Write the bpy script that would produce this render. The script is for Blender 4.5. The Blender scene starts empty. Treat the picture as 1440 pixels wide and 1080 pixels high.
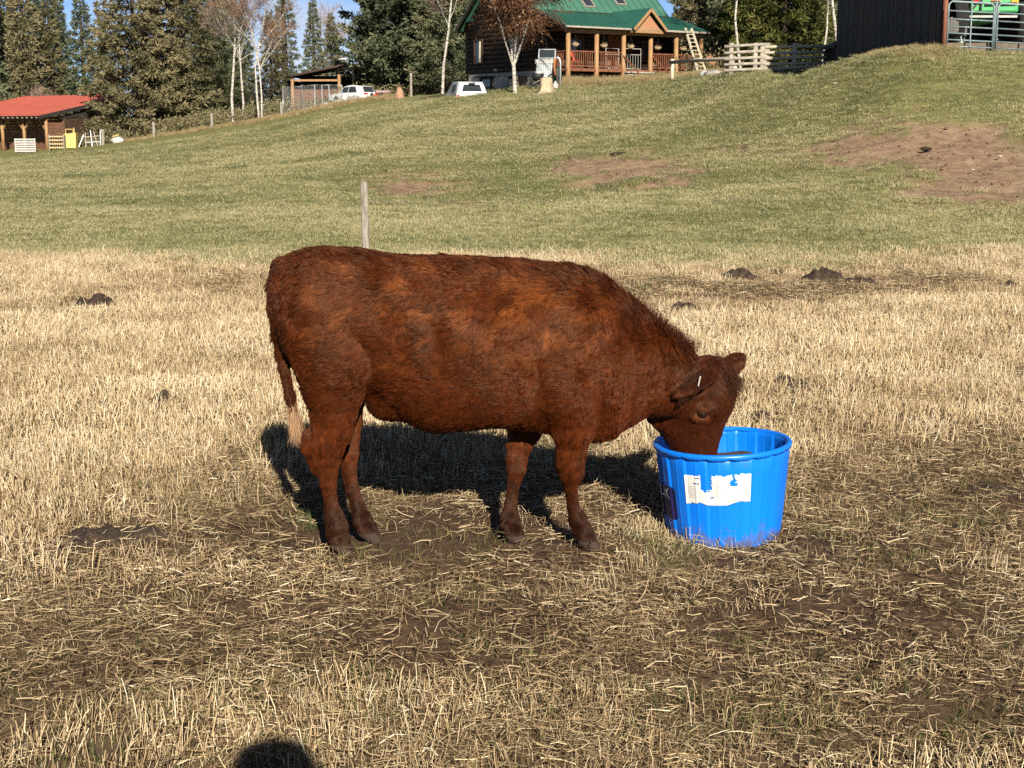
import bpy, bmesh, math, random
import numpy as np
from mathutils import Vector, Matrix, Euler

rng = np.random.default_rng(7)
random.seed(7)
SC = bpy.context.scene
COL = SC.collection

# ------------------------------------------------------------------ camera
FPX, CX, CY = 2000.0, 720.0, 540.0          # focal length in pixels of the 1440 x 1080 photograph
CAMH, PITCH = 1.6, math.radians(10.2)
cam_data = bpy.data.cameras.new('camera')
cam_data.sensor_width = 36.0
cam_data.lens = 36.0 * FPX / 1440.0
cam_data.clip_start, cam_data.clip_end = 0.05, 3000.0
cam = bpy.data.objects.new('camera', cam_data)
COL.objects.link(cam)
cam.location = (0, 0, CAMH)
cam.rotation_euler = (math.pi / 2 - PITCH, 0, 0)
SC.camera = cam

# ------------------------------------------------------------------ sky, sun, exposure
SUN_EL, SUN_AZ = math.radians(28.0), math.radians(11.5)   # sun behind the camera, a little to its right
sun_dir = Vector((math.sin(SUN_AZ) * math.cos(SUN_EL), -math.cos(SUN_AZ) * math.cos(SUN_EL), math.sin(SUN_EL)))
W = bpy.data.worlds.new('World')
SC.world = W
W.use_nodes = True
nt = W.node_tree
nt.nodes.clear()
w_out = nt.nodes.new('ShaderNodeOutputWorld')
w_bg = nt.nodes.new('ShaderNodeBackground')
w_sky = nt.nodes.new('ShaderNodeTexSky')
w_sky.sky_type = 'NISHITA'
w_sky.sun_disc = False
w_sky.sun_elevation = SUN_EL
w_sky.sun_rotation = math.atan2(sun_dir.x, sun_dir.y)
w_sky.altitude = 1500
w_sky.air_density = 0.55
w_sky.dust_density = 0.05
w_sky.ozone_density = 3.0
w_bg.inputs['Strength'].default_value = 0.05
# thin cloud over the whole sky
w_tc = nt.nodes.new('ShaderNodeTexCoord')
w_map = nt.nodes.new('ShaderNodeMapping')
w_map.inputs['Scale'].default_value = (1.0, 1.0, 2.6)
w_map.inputs['Location'].default_value = (1.85, 1.25, 0.2)
w_n = nt.nodes.new('ShaderNodeTexNoise')
w_n.inputs['Scale'].default_value = 3.2
w_n.inputs['Detail'].default_value = 8
w_n.inputs['Roughness'].default_value = 0.55
w_r = nt.nodes.new('ShaderNodeMapRange')
w_r.inputs['From Min'].default_value = 0.55
w_r.inputs['From Max'].default_value = 0.70
w_r.inputs['To Max'].default_value = 0.8
w_mix = nt.nodes.new('ShaderNodeMixRGB')
w_mix.inputs['Color2'].default_value = (7.5, 7.6, 8.2, 1)
L = nt.links.new
L(w_tc.outputs['Generated'], w_map.inputs['Vector'])
L(w_map.outputs['Vector'], w_n.inputs['Vector'])
L(w_n.outputs['Fac'], w_r.inputs['Value'])
L(w_r.outputs['Result'], w_mix.inputs['Fac'])
L(w_sky.outputs['Color'], w_mix.inputs['Color1'])
L(w_mix.outputs['Color'], w_bg.inputs['Color'])
L(w_bg.outputs['Background'], w_out.inputs['Surface'])

sun_data = bpy.data.lights.new('sun', 'SUN')
sun_data.energy = 5.0
sun_data.angle = math.radians(0.53)
sun_data.color = (1.0, 0.93, 0.80)
sun = bpy.data.objects.new('sun', sun_data)
COL.objects.link(sun)
sun.rotation_euler = sun_dir.to_track_quat('Z', 'Y').to_euler()
sun.location = (3, -10, 8)

SC.view_settings.view_transform = 'Standard'
SC.view_settings.look = 'None'
SC.view_settings.exposure = 1.05
SC.view_settings.gamma = 1.0
SC.view_settings.use_curve_mapping = False
SC.cycles.max_bounces = 5
SC.cycles.diffuse_bounces = 2
SC.cycles.use_adaptive_sampling = True
SC.cycles.adaptive_threshold = 0.015
SC.cycles.transparent_max_bounces = 8
SC.cycles.use_denoising = False

# ------------------------------------------------------------------ helpers
_st, _ct = math.sin(PITCH), math.cos(PITCH)
def at(px, py, Y):
    """world point seen at a photograph pixel, at world depth Y"""
    u, v = (px - CX) / FPX, (CY - py) / FPX
    dy = _ct + v * _st
    t = Y / dy
    return Vector((u * t, Y, CAMH + t * (-_st + v * _ct)))
def ground_at(px, py, z=0.0):
    u, v = (px - CX) / FPX, (CY - py) / FPX
    dz = -_st + v * _ct
    t = (z - CAMH) / dz
    return Vector((u * t, t * (_ct + v * _st), z))
def to_px(x, y, z):
    d = y * _ct - (z - CAMH) * _st
    d = np.where(np.abs(d) < 1e-3, 1e-3, d)
    vv = y * _st + (z - CAMH) * _ct
    return CX + FPX * x / d, CY - FPX * vv / d

def _hash(ix, iy, iz, seed):
    h = (ix.astype(np.int64) * 374761393 + iy.astype(np.int64) * 668265263 + iz.astype(np.int64) * 2147483647 + seed * 974711) & 0xFFFFFFFF
    h = ((h ^ (h >> 13)) * 1274126177) & 0xFFFFFFFF
    h = ((h ^ (h >> 16)) * 2246822519) & 0xFFFFFFFF
    return ((h ^ (h >> 15)) & 0xFFFFFF) / float(0xFFFFFF)
def vnoise(x, y, z=None, seed=0):
    x = np.asarray(x, float); y = np.asarray(y, float)
    z = np.zeros_like(x) if z is None else np.asarray(z, float)
    ix, iy, iz = np.floor(x), np.floor(y), np.floor(z)
    fx, fy, fz = x - ix, y - iy, z - iz
    fx, fy, fz = [f * f * (3 - 2 * f) for f in (fx, fy, fz)]
    r = 0
    for a in (0, 1):
        for b in (0, 1):
            for c in (0, 1):
                w = (fx if a else 1 - fx) * (fy if b else 1 - fy) * (fz if c else 1 - fz)
                r = r + w * _hash(ix + a, iy + b, iz + c, seed)
    return r
def fbm(x, y, z=None, oct=4, seed=0):
    r, amp, tot, f = 0, 1.0, 0, 1.0
    for o in range(oct):
        r = r + amp * vnoise(np.asarray(x) * f, np.asarray(y) * f, None if z is None else np.asarray(z) * f, seed + o * 17)
        tot += amp; amp *= 0.5; f *= 2.03
    return r / tot
def smooth(a, b, x):
    t = np.clip((x - a) / (b - a), 0, 1)
    return t * t * (3 - 2 * t)

def tag(o, label=None, cat=None, group=None, kind=None):
    if label: o['label'] = label
    if cat: o['category'] = cat
    if group: o['group'] = group
    if kind: o['kind'] = kind
    return o
def empty(name, loc=(0, 0, 0), rz=0.0, label=None, cat=None, group=None, kind=None):
    o = bpy.data.objects.new(name, None)
    COL.objects.link(o)
    o.empty_display_size = 0.2
    o.location = loc
    o.rotation_euler = (0, 0, rz)
    return tag(o, label, cat, group, kind)
def link(name, me, mat=None, parent=None, loc=None, rot=None):
    o = bpy.data.objects.new(name, me)
    COL.objects.link(o)
    if mat is not None and len(me.materials) == 0:
        me.materials.append(mat)
    if parent is not None:
        o.parent = parent
    if loc is not None: o.location = loc
    if rot is not None: o.rotation_euler = rot
    return o
def mesh_np(name, verts, faces, smooth_shade=False):
    me = bpy.data.meshes.new(name)
    verts = np.asarray(verts, np.float32)
    if isinstance(faces, np.ndarray):
        n, k = faces.shape
        me.vertices.add(len(verts)); me.vertices.foreach_set('co', verts.ravel())
        me.loops.add(n * k); me.loops.foreach_set('vertex_index', faces.astype(np.int32).ravel())
        me.polygons.add(n)
        me.polygons.foreach_set('loop_start', np.arange(0, n * k, k, dtype=np.int32))
        me.update(calc_edges=True)
        me.validate()
    else:
        me.from_pydata([tuple(v) for v in verts], [], faces)
        me.update()
    if smooth_shade:
        me.polygons.foreach_set('use_smooth', np.ones(len(me.polygons), bool))
    return me

class MB:
    """collects simple solids and links them as one mesh object"""
    def __init__(s): s.v, s.f = [], []
    def add(s, vs, fs):
        b = len(s.v)
        s.v += [tuple(v) for v in vs]
        s.f += [tuple(i + b for i in f) for f in fs]
        return s
    def box(s, c, d, rot=None):
        hx, hy, hz = d[0] / 2, d[1] / 2, d[2] / 2
        vs = [Vector((x, y, z)) for x in (-hx, hx) for y in (-hy, hy) for z in (-hz, hz)]
        if rot is not None: vs = [rot @ v for v in vs]
        c = Vector(c)
        return s.add([v + c for v in vs], [(0, 1, 3, 2), (4, 6, 7, 5), (0, 4, 5, 1), (2, 3, 7, 6), (0, 2, 6, 4), (1, 5, 7, 3)])
    def bar(s, a, b, w, h, up=(0, 0, 1)):
        a, b = Vector(a), Vector(b)
        d = (b - a); ln = d.length; d.normalize()
        up = Vector(up)
        if abs(d.dot(up)) > 0.98: up = Vector((0, 1, 0))
        sx = d.cross(up).normalized(); sz = sx.cross(d)
        R = Matrix((d, sx, sz)).transposed()
        return s.box((a + b) / 2, (ln, w, h), R)
    def tube(s, pts, rad, n=8, cap=True):
        pts = [Vector(p) for p in pts]
        if not hasattr(rad, '__len__'): rad = [rad] * len(pts)
        vs, fs = [], []
        prev = None
        for i, p in enumerate(pts):
            d = (pts[min(i + 1, len(pts) - 1)] - pts[max(i - 1, 0)]).normalized()
            ref = prev if prev is not None else (Vector((1, 0, 0)) if abs(d.x) < 0.9 else Vector((0, 1, 0)))
            u = (ref - d * ref.dot(d)).normalized(); w = d.cross(u); prev = u
            for k in range(n):
                a = 2 * math.pi * k / n
                vs.append(p + (u * math.cos(a) + w * math.sin(a)) * rad[i])
        for i in range(len(pts) - 1):
            for k in range(n):
                fs.append((i * n + k, i * n + (k + 1) % n, (i + 1) * n + (k + 1) % n, (i + 1) * n + k))
        if cap:
            fs.append(tuple(range(n - 1, -1, -1)))
            fs.append(tuple((len(pts) - 1) * n + k for k in range(n)))
        return s.add(vs, fs)
    def prism(s, poly, vec):
        """closed polygon extruded along vec"""
        n = len(poly); poly = [Vector(p) for p in poly]; vec = Vector(vec)
        return s.add(poly + [p + vec for p in poly],
                     [tuple(range(n - 1, -1, -1)), tuple(range(n, 2 * n))] + [(i, (i + 1) % n, n + (i + 1) % n, n + i) for i in range(n)])
    def lathe(s, prof, n=16, c=(0, 0, 0)):
        c = Vector(c); vs, fs = [], []
        for r, z in prof:
            for k in range(n):
                a = 2 * math.pi * k / n
                vs.append(c + Vector((r * math.cos(a), r * math.sin(a), z)))
        for i in range(len(prof) - 1):
            for k in range(n):
                fs.append((i * n + k, i * n + (k + 1) % n, (i + 1) * n + (k + 1) % n, (i + 1) * n + k))
        fs.append(tuple(range(n - 1, -1, -1))); fs.append(tuple((len(prof) - 1) * n + k for k in range(n)))
        return s.add(vs, fs)
    def ball(s, c, r, n=10, m=7, jit=0.0, seed=0):
        rr = random.Random(seed); c = Vector(c)
        r = Vector(r) if hasattr(r, '__len__') else Vector((r, r, r))
        prof = []
        vs, fs = [], []
        for i in range(m + 1):
            t = math.pi * i / m
            for k in range(n):
                a = 2 * math.pi * k / n
                q = 1 + (rr.random() - 0.5) * 2 * jit
                vs.append(c + Vector((r.x * math.sin(t) * math.cos(a) * q, r.y * math.sin(t) * math.sin(a) * q, -r.z * math.cos(t) * (1 + (q - 1) * 0.6))))
        for i in range(m):
            for k in range(n):
                fs.append((i * n + k, i * n + (k + 1) % n, (i + 1) * n + (k + 1) % n, (i + 1) * n + k))
        return s.add(vs, fs)
    def mesh(s, name, smooth_shade=False, bevel=0.0):
        me = bpy.data.meshes.new(name)
        me.from_pydata(s.v, [], s.f)
        me.update()
        bm = bmesh.new(); bm.from_mesh(me)
        if smooth_shade: bmesh.ops.remove_doubles(bm, verts=bm.verts, dist=1e-5)
        bmesh.ops.recalc_face_normals(bm, faces=bm.faces)
        if bevel > 0:
            bmesh.ops.bevel(bm, geom=list(bm.edges), offset=bevel, segments=1, affect='EDGES', profile=0.7)
        bm.to_mesh(me); bm.free()
        if smooth_shade:
            me.polygons.foreach_set('use_smooth', np.ones(len(me.polygons), bool))
        return me
    def build(s, name, mat, parent=None, smooth_shade=False, bevel=0.0, loc=None, rot=None):
        return link(name, s.mesh(name, smooth_shade, bevel), mat, parent, loc, rot)

MATS = {}
def mat(name, c1, c2=None, scale=8.0, rough=0.7, bump=0.0, metal=0.0, stretch=(1, 1, 1), detail=5, spec=0.3, lo=0.35, hi=0.65, c3=None, bscale=None, coat=0.0):
    m = bpy.data.materials.new(name); m.use_nodes = True
    n = m.node_tree; p = n.nodes['Principled BSDF']
    p.inputs['Roughness'].default_value = rough
    p.inputs['Metallic'].default_value = metal
    p.inputs['Specular IOR Level'].default_value = spec
    if coat: p.inputs['Coat Weight'].default_value = coat
    if c2 is None: c2 = tuple(x * 0.8 for x in c1)
    tc = n.nodes.new('ShaderNodeTexCoord'); mp = n.nodes.new('ShaderNodeMapping'); mp.inputs['Scale'].default_value = stretch
    ns = n.nodes.new('ShaderNodeTexNoise'); ns.inputs['Scale'].default_value = scale; ns.inputs['Detail'].default_value = detail
    rp = n.nodes.new('ShaderNodeValToRGB')
    rp.color_ramp.elements[0].position = lo; rp.color_ramp.elements[0].color = (*c1, 1)
    rp.color_ramp.elements[1].position = hi; rp.color_ramp.elements[1].color = (*c2, 1)
    if c3 is not None:
        e = rp.color_ramp.elements.new(min(0.99, hi + 0.12)); e.color = (*c3, 1)
    l = n.links.new
    l(tc.outputs['Object'], mp.inputs['Vector']); l(mp.outputs['Vector'], ns.inputs['Vector'])
    l(ns.outputs['Fac'], rp.inputs['Fac']); l(rp.outputs['Color'], p.inputs['Base Color'])
    if bump:
        b = n.nodes.new('ShaderNodeBump'); b.inputs['Strength'].default_value = min(1, bump); b.inputs['Distance'].default_value = 0.02
        n2 = n.nodes.new('ShaderNodeTexNoise'); n2.inputs['Scale'].default_value = bscale or scale * 3; n2.inputs['Detail'].default_value = 6
        l(mp.outputs['Vector'], n2.inputs['Vector']); l(n2.outputs['Fac'], b.inputs['Height']); l(b.outputs['Normal'], p.inputs['Normal'])
    MATS[name] = m
    return m
def copy_tree(o, parent=None):
    c = o.copy(); COL.objects.link(c); c.parent = parent
    for ch in list(o.children): copy_tree(ch, c)
    return c
# ------------------------------------------------------------------ terrain
TP = []   # control points: (pixel x, pixel y, depth) of ground seen in the photograph
for px in (-500, -250, 0, 200, 400, 550, 720, 860, 1000, 1180, 1320, 1440, 1700, 2000):
    TP.append((px, 365, 17.6))
TP += [(720, 330, 22), (720, 250, 34), (720, 180, 52), (735, 140, 70), (768, 133, 76), (797, 113, 84), (690, 130, 84), (880, 116, 80), (940, 112, 78),
       (860, 150, 56), (860, 220, 36), (860, 300, 24),
       (1320, 300, 22), (1320, 200, 29), (1320, 130, 34), (1320, 77, 36.5), (1340, 74, 38.6), (1440, 71, 38.6), (1440, 130, 33), (1440, 220, 27), (1440, 300, 21.5), (1250, 79, 37.5),
       (100, 330, 24), (100, 280, 33), (100, 240, 56), (60, 212, 110), (-200, 222, 110), (-500, 228, 110), (-500, 285, 33), (-500, 240, 56),
       (217, 194, 109), (300, 181, 109), (400, 166, 107), (500, 144, 112), (580, 137, 100), (660, 130, 93),
       (250, 260, 40), (250, 215, 72), (400, 250, 38), (400, 200, 70), (550, 250, 36), (550, 180, 60), (550, 150, 84),
       (1000, 300, 24), (1000, 230, 32), (1000, 170, 42), (1000, 122, 54), (1020, 106, 53.5), (1110, 99, 53.5), (985, 103, 86), (1180, 88, 40), (1180, 150, 36), (1180, 230, 28),
       (1700, 78, 38.6), (1700, 200, 29), (2000, 90, 38.6), (1700, 300, 22)]
_pts = np.array([tuple(at(*t)) for t in TP])
_pts[:14, 2] = 0
_extra = [(11.0, 46, 3.35), (11.0, 52, 3.3), (16, 46, 3.4), (18, 55, 3.4)]
for u in (-0.6, -0.4, -0.25, -0.1, 0.0, 0.13, 0.25, 0.35, 0.6):
    for Y in (130, 180, 260, 500):
        zr = np.interp(u, [-0.6, -0.3, -0.17, -0.1, 0.0, 0.15, 0.35, 0.6], [-0.4, 0.0, 2.0, 3.8, 4.4, 4.8, 4.4, 4.0])
        _extra.append((u * Y, Y, zr + (Y - 130) * 0.012))
_pts = np.vstack([_pts, _extra])
def _rb(x, y):
    u = np.clip(x / np.maximum(y, 1), -0.75, 0.75)
    return u * 3.0, np.log(np.maximum(y, 2.0)) * 1.0
_A, _B = _rb(_pts[:, 0], _pts[:, 1])
def _phi(r2): return 0.5 * r2 * np.log(r2 + 1e-9)
_n = len(_pts)
_K = _phi((_A[:, None] - _A[None]) ** 2 + (_B[:, None] - _B[None]) ** 2) + np.eye(_n) * 0.004
_P = np.stack([np.ones(_n), _A, _B], 1)
_sol = np.linalg.solve(np.block([[_K, _P], [_P.T, np.zeros((3, 3))]]), np.concatenate([_pts[:, 2], np.zeros(3)]))
def base_height(x, y):
    x = np.asarray(x, float); y = np.asarray(y, float)
    sh = x.shape; x = x.ravel(); y = y.ravel()
    a, b = _rb(x, y)
    z = np.zeros_like(x)
    far = y > 13.0
    for s in range(0, far.sum(), 20000):
        ii = np.where(far)[0][s:s + 20000]
        k = _phi((a[ii, None] - _A) ** 2 + (b[ii, None] - _B) ** 2)
        z[ii] = k @ _sol[:_n] + _sol[_n] + _sol[_n + 1] * a[ii] + _sol[_n + 2] * b[ii]
    w = smooth(14.5, 20.0, y)
    z = z * w
    return z.reshape(sh)
def bumps(x, y):
    near = np.exp(-(y / 14.0) ** 2)
    far = smooth(18, 30, y)
    return (0.05 * (fbm(x * 1.1, y * 1.1, oct=3, seed=3) - 0.5) + near * 0.035 * (fbm(x * 7, y * 7, oct=4, seed=9) - 0.5)
            + far * 0.30 * (fbm(x * 0.35, y * 0.35, oct=3, seed=21) - 0.5) + far * 0.10 * (fbm(x * 1.6, y * 1.6, oct=3, seed=22) - 0.5))
def height(x, y):
    x = np.asarray(x, float); y = np.asarray(y, float)
    return base_height(x, y) + bumps(x, y) + .12 * (1 - smooth(.3, 2.3, y))
def H(x, y): return float(height(np.array([x]), np.array([y]))[0])

# ground cover masks, written as ellipses where the photograph shows worn, bare or green ground
def ell(px, py, e, soft=0.45):
    cx, cy, rx, ry = e
    return 1 - smooth(1 - soft, 1 + soft, np.sqrt(((px - cx) / rx) ** 2 + ((py - cy) / ry) ** 2))
WORN = [((560, 735, 330, 55), .9), ((700, 700, 260, 60), .8), ((1280, 700, 260, 90), .95), ((1180, 800, 330, 60), .6), ((990, 790, 200, 40), .75), ((900, 860, 600, 70), .6),
        ((560, 880, 240, 60), .65), ((150, 930, 170, 40), .6), ((700, 840, 160, 40), .8), ((1250, 960, 330, 90), .45), ((1130, 405, 330, 24), .85), ((330, 398, 260, 14), .55), ((150, 430, 120, 16), .6),
        ((1300, 660, 150, 30), .6), ((960, 440, 120, 12), .4), ((1400, 690, 120, 40), .9), ((160, 752, 110, 26), .9), ((430, 690, 130, 30), .6)]
LUSH = [((430, 975, 170, 30), .7), ((260, 985, 120, 30), .6), ((640, 960, 160, 30), .5), ((950, 745, 50, 22), 1.0), ((300, 690, 60, 16), .8), ((200, 700, 80, 20), .5), ((1080, 1010, 240, 40), .35),
        ((60, 600, 90, 25), .4), ((900, 740, 40, 15), .6)]
DIRT = [((1305, 197, 125, 29), 1.0), ((1390, 237, 95, 36), 1.0), ((1330, 267, 75, 18), 1.0), ((1120, 212, 105, 11), .9), ((868, 240, 108, 25), 1.0), ((595, 260, 92, 20), 1.0), ((1235, 207, 75, 27), .9), ((1500, 240, 130, 46), .9)]
def masks(x, y):
    z = base_height(x, y)
    px, py = to_px(x, y, z)
    front = y > 2.0
    wx = (fbm(x * 0.9, y * 0.9, oct=4, seed=31) - 0.5); wy = (fbm(x * 0.9, y * 0.9, oct=4, seed=32) - 0.5)
    k = np.clip((py - 150) / 400.0, 0.25, 1.6)
    qx, qy = px + wx * 160 * k, py + wy * 70 * k
    worn = 0.0 * x
    for e, s in WORN: worn = np.maximum(worn, s * ell(qx, qy, e, 0.6))
    worn = np.where(front, worn, 0.4)
    worn = np.clip(worn + 0.46 * smooth(700, 860, py) * (front) + 0.9 * (fbm(x * 1.7, y * 1.7, oct=3, seed=41) - 0.52), 0, 1)
    lush = 0.0 * x
    for e, s in LUSH: lush = np.maximum(lush, s * ell(qx, qy, e, 0.7))
    lush = np.where(front, lush, 0) * (0.5 + fbm(x * 5, y * 5, oct=2, seed=44)) + 0.25 * smooth(0.58, 0.75, fbm(x * 1.3, y * 1.3, oct=3, seed=45))
    edge = 17.3 + 3.0 * (fbm(x * 0.28, y * 0.28 + 3, oct=4, seed=51) - 0.5) * 2 + 0.03 * x
    green = smooth(-1.6, 1.6, y - edge)
    dirt = 0.0 * x
    qx, qy = px + wx * 60, py + wy * 46
    f2 = (fbm(x * 2.3, y * 2.3, oct=3, seed=61) - 0.5)
    f3 = (fbm(x * 6.0, y * 6.0, oct=2, seed=62) - 0.5)
    for e, s in DIRT: dirt = np.maximum(dirt, s * ell(qx + f2 * 95 + f3 * 70, qy + f2 * 34 + f3 * 26, e, 0.22))
    dirt = dirt * (y > 17)
    return worn, np.clip(lush, 0, 1), green, np.clip(dirt, 0, 1)

def axis_y():
    ys = list(np.arange(-14, 2.2, 0.6)); y = 2.4
    while y < 11: ys.append(y); y += 0.028 + (y - 2.4) * 0.0035
    while y < 700: ys.append(y); y *= 1.012
    return np.array(ys + [900, 1400, 2400])
def axis_x():
    xs = [0.0]; x = 0.0
    while x < 900: x += 0.03 if x < 3.0 else 0.03 + (x - 3.0) * 0.028; xs.append(x)
    xs = np.array(xs); return np.concatenate([-xs[:0:-1], xs])
gx, gy = np.meshgrid(axis_x(), axis_y())
def relief(x, y):
    """scraped hollows and rough soil on the bare patches"""
    d = masks(x, y)[3]
    return smooth(.25, .8, d) * (-.10 + .16 * (fbm(x * 2.2, y * 2.2, oct=4, seed=66) - .4))
gz = height(gx, gy)
_f = (gy > 17) & (gy < 40) & (np.abs(gx) < 22)
gz[_f] += relief(gx[_f], gy[_f])
nx, ny = gx.shape[1], gx.shape[0]
idx = np.arange(nx * ny).reshape(ny, nx)
gf = np.stack([idx[:-1, :-1], idx[:-1, 1:], idx[1:, 1:], idx[1:, :-1]], -1).reshape(-1, 4)
me = mesh_np('ground', np.stack([gx, gy, gz], -1).reshape(-1, 3), gf, True)
mk = masks(gx.ravel(), gy.ravel())
for nm, v in zip(('worn', 'lush', 'green', 'dirt'), mk):
    at_ = me.attributes.new(nm, 'FLOAT', 'POINT'); at_.data.foreach_set('value', v.astype(np.float32))

def ground_material():
    m = bpy.data.materials.new('field_ground'); m.use_nodes = True
    n = m.node_tree; N = n.nodes.new; l = n.links.new
    p = n.nodes['Principled BSDF']; p.inputs['Roughness'].default_value = 0.95; p.inputs['Specular IOR Level'].default_value = 0.1
    geo = N('ShaderNodeNewGeometry')
    def noise(sc, det=6, rough=0.6, st=(1, 1, 1)):
        mp = N('ShaderNodeMapping'); mp.inputs['Scale'].default_value = st
        t = N('ShaderNodeTexNoise'); t.inputs['Scale'].default_value = sc; t.inputs['Detail'].default_value = det; t.inputs['Roughness'].default_value = rough
        l(geo.outputs['Position'], mp.inputs['Vector']); l(mp.outputs['Vector'], t.inputs['Vector']); return t.outputs['Fac']
    def ramp(f, stops):
        r = N('ShaderNodeValToRGB'); e = r.color_ramp.elements
        e[0].position, e[0].color = stops[0][0], (*stops[0][1], 1); e[1].position, e[1].color = stops[-1][0], (*stops[-1][1], 1)
        for s in stops[1:-1]:
            q = e.new(s[0]); q.color = (*s[1], 1)
        l(f, r.inputs['Fac']); return r.outputs['Color']
    def mix(f, a, b):
        x = N('ShaderNodeMixRGB'); l(f, x.inputs['Fac']); l(a, x.inputs['Color1']); l(b, x.inputs['Color2']); return x.outputs['Color']
    def attr(nm):
        a = N('ShaderNodeAttribute'); a.attribute_name = nm; return a.outputs['Fac']
    soil = ramp(noise(34, 8, .7), [(.3, (.032, .019, .011)), (.5, (.086, .053, .030)), (.7, (.16, .104, .062))])
    thatch = ramp(noise(60, 8, .75), [(.3, (.07, .047, .026)), (.5, (.17, .122, .066)), (.68, (.30, .225, .125))])
    field = mix(attr('worn'), thatch, soil)
    gr1 = ramp(noise(2.2, 7, .65), [(.3, (.10, .105, .036)), (.5, (.16, .155, .056)), (.7, (.24, .21, .088))])
    gr2 = ramp(noise(22, 6, .7), [(.3, (.08, .085, .03)), (.55, (.17, .16, .06)), (.75, (.27, .235, .10))])
    mx = N('ShaderNodeMixRGB'); mx.inputs['Fac'].default_value = .5; l(gr1, mx.inputs['Color1']); l(gr2, mx.inputs['Color2'])
    c = mix(attr('green'), field, mx.outputs['Color'])
    dirt = ramp(noise(3.5, 8, .7), [(.3, (.13, .080, .050)), (.5, (.24, .156, .10)), (.72, (.34, .24, .16))])
    c = mix(attr('dirt'), c, dirt)
    l(c, p.inputs['Base Color'])
    b = N('ShaderNodeBump'); b.inputs['Strength'].default_value = 0.9; b.inputs['Distance'].default_value = 0.02
    l(noise(45, 8, .75), b.inputs['Height']); l(b.outputs['Normal'], p.inputs['Normal'])
    return m
ground = link('ground', me, ground_material())
tag(ground, 'stubble field rising into a green grassy hillside with bare dirt patches', 'ground', kind='structure')

# ------------------------------------------------------------------ grass, straw and litter
def blade_mat(name, ramp_stops, rough=0.75, trans=0.25):
    m = bpy.data.materials.new(name); m.use_nodes = True
    n = m.node_tree; N = n.nodes.new; l = n.links.new
    n.nodes.clear()
    out = N('ShaderNodeOutputMaterial'); d = N('ShaderNodeBsdfPrincipled'); tr = N('ShaderNodeBsdfTranslucent'); mx = N('ShaderNodeMixShader')
    a = N('ShaderNodeAttribute'); a.attribute_name = 'tint'; a.attribute_type = 'INSTANCER'
    b = N('ShaderNodeAttribute'); b.attribute_name = 'shade'
    ad = N('ShaderNodeMath'); ad.operation = 'ADD'; l(a.outputs['Fac'], ad.inputs[0]); l(b.outputs['Fac'], ad.inputs[1])
    r = N('ShaderNodeValToRGB'); e = r.color_ramp.elements
    e[0].position, e[0].color = ramp_stops[0][0], (*ramp_stops[0][1], 1); e[1].position, e[1].color = ramp_stops[-1][0], (*ramp_stops[-1][1], 1)
    for s in ramp_stops[1:-1]:
        q = e.new(s[0]); q.color = (*s[1], 1)
    l(ad.outputs[0], r.inputs['Fac']); l(r.outputs['Color'], d.inputs['Base Color']); l(r.outputs['Color'], tr.inputs['Color'])
    d.inputs['Roughness'].default_value = rough; d.inputs['Specular IOR Level'].default_value = 0.25
    mx.inputs[0].default_value = trans
    l(d.outputs[0], mx.inputs[1]); l(tr.outputs[0], mx.inputs[2]); l(mx.outputs[0], out.inputs['Surface'])
    return m
def blades(name, n, rad, h, w, lean, mat_, seed, lie=0.0, taper=0.3, kink=0.3, shade=0.5):
    """a clump of n straws or blades, each a bent three-sided (w>0) strip"""
    r = np.random.default_rng(seed)
    vs, fs, sh = [], [], []
    for i in range(n):
        q = math.sqrt(r.random()) * rad; a = r.random() * 6.283
        base = np.array([q * math.cos(a), q * math.sin(a), -0.012])
        hh = r.uniform(*h); ww = r.uniform(*w)
        az = r.random() * 6.283
        if r.random() < lie:
            el = r.uniform(-0.05, 0.18); base[2] = r.uniform(0.003, 0.03)
        else:
            el = math.pi / 2 - abs(r.normal(0, lean))
        d = np.array([math.cos(az) * math.cos(el), math.sin(az) * math.cos(el), math.sin(el)])
        m1 = base + d * hh * 0.55
        d2 = d + r.normal(0, kink, 3); d2 /= np.linalg.norm(d2)
        tp = m1 + d2 * hh * 0.45
        tp[2] = max(tp[2], 0.004)
        s1 = np.cross(d, [0.3, 0.2, 1.0]) if abs(d[2]) < 0.8 else np.cross(d, [1, 0.3, 0])
        s1 = s1 / np.linalg.norm(s1); s2 = np.cross(d, s1)
        b0 = len(vs)
        for pnt, k in ((base, 1.0), (m1, 0.9), (tp, taper)):
            for t in range(3):
                an = t * 2.094
                vs.append(pnt + (s1 * math.cos(an) + s2 * math.sin(an)) * ww * 0.5 * k)
        for lv in (0, 3):
            for t in range(3):
                fs.append((b0 + lv + t, b0 + lv + (t + 1) % 3, b0 + lv + 3 + (t + 1) % 3, b0 + lv + 3 + t))
        sh += [r.normal(0, 0.20) * shade * 2] * 9
    me = mesh_np(name, np.array(vs), np.array(fs))
    at_ = me.attributes.new('shade', 'FLOAT', 'POINT'); at_.data.foreach_set('value', np.array(sh, np.float32))
    me.materials.append(mat_)
    return bpy.data.objects.new(name, me)
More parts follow.
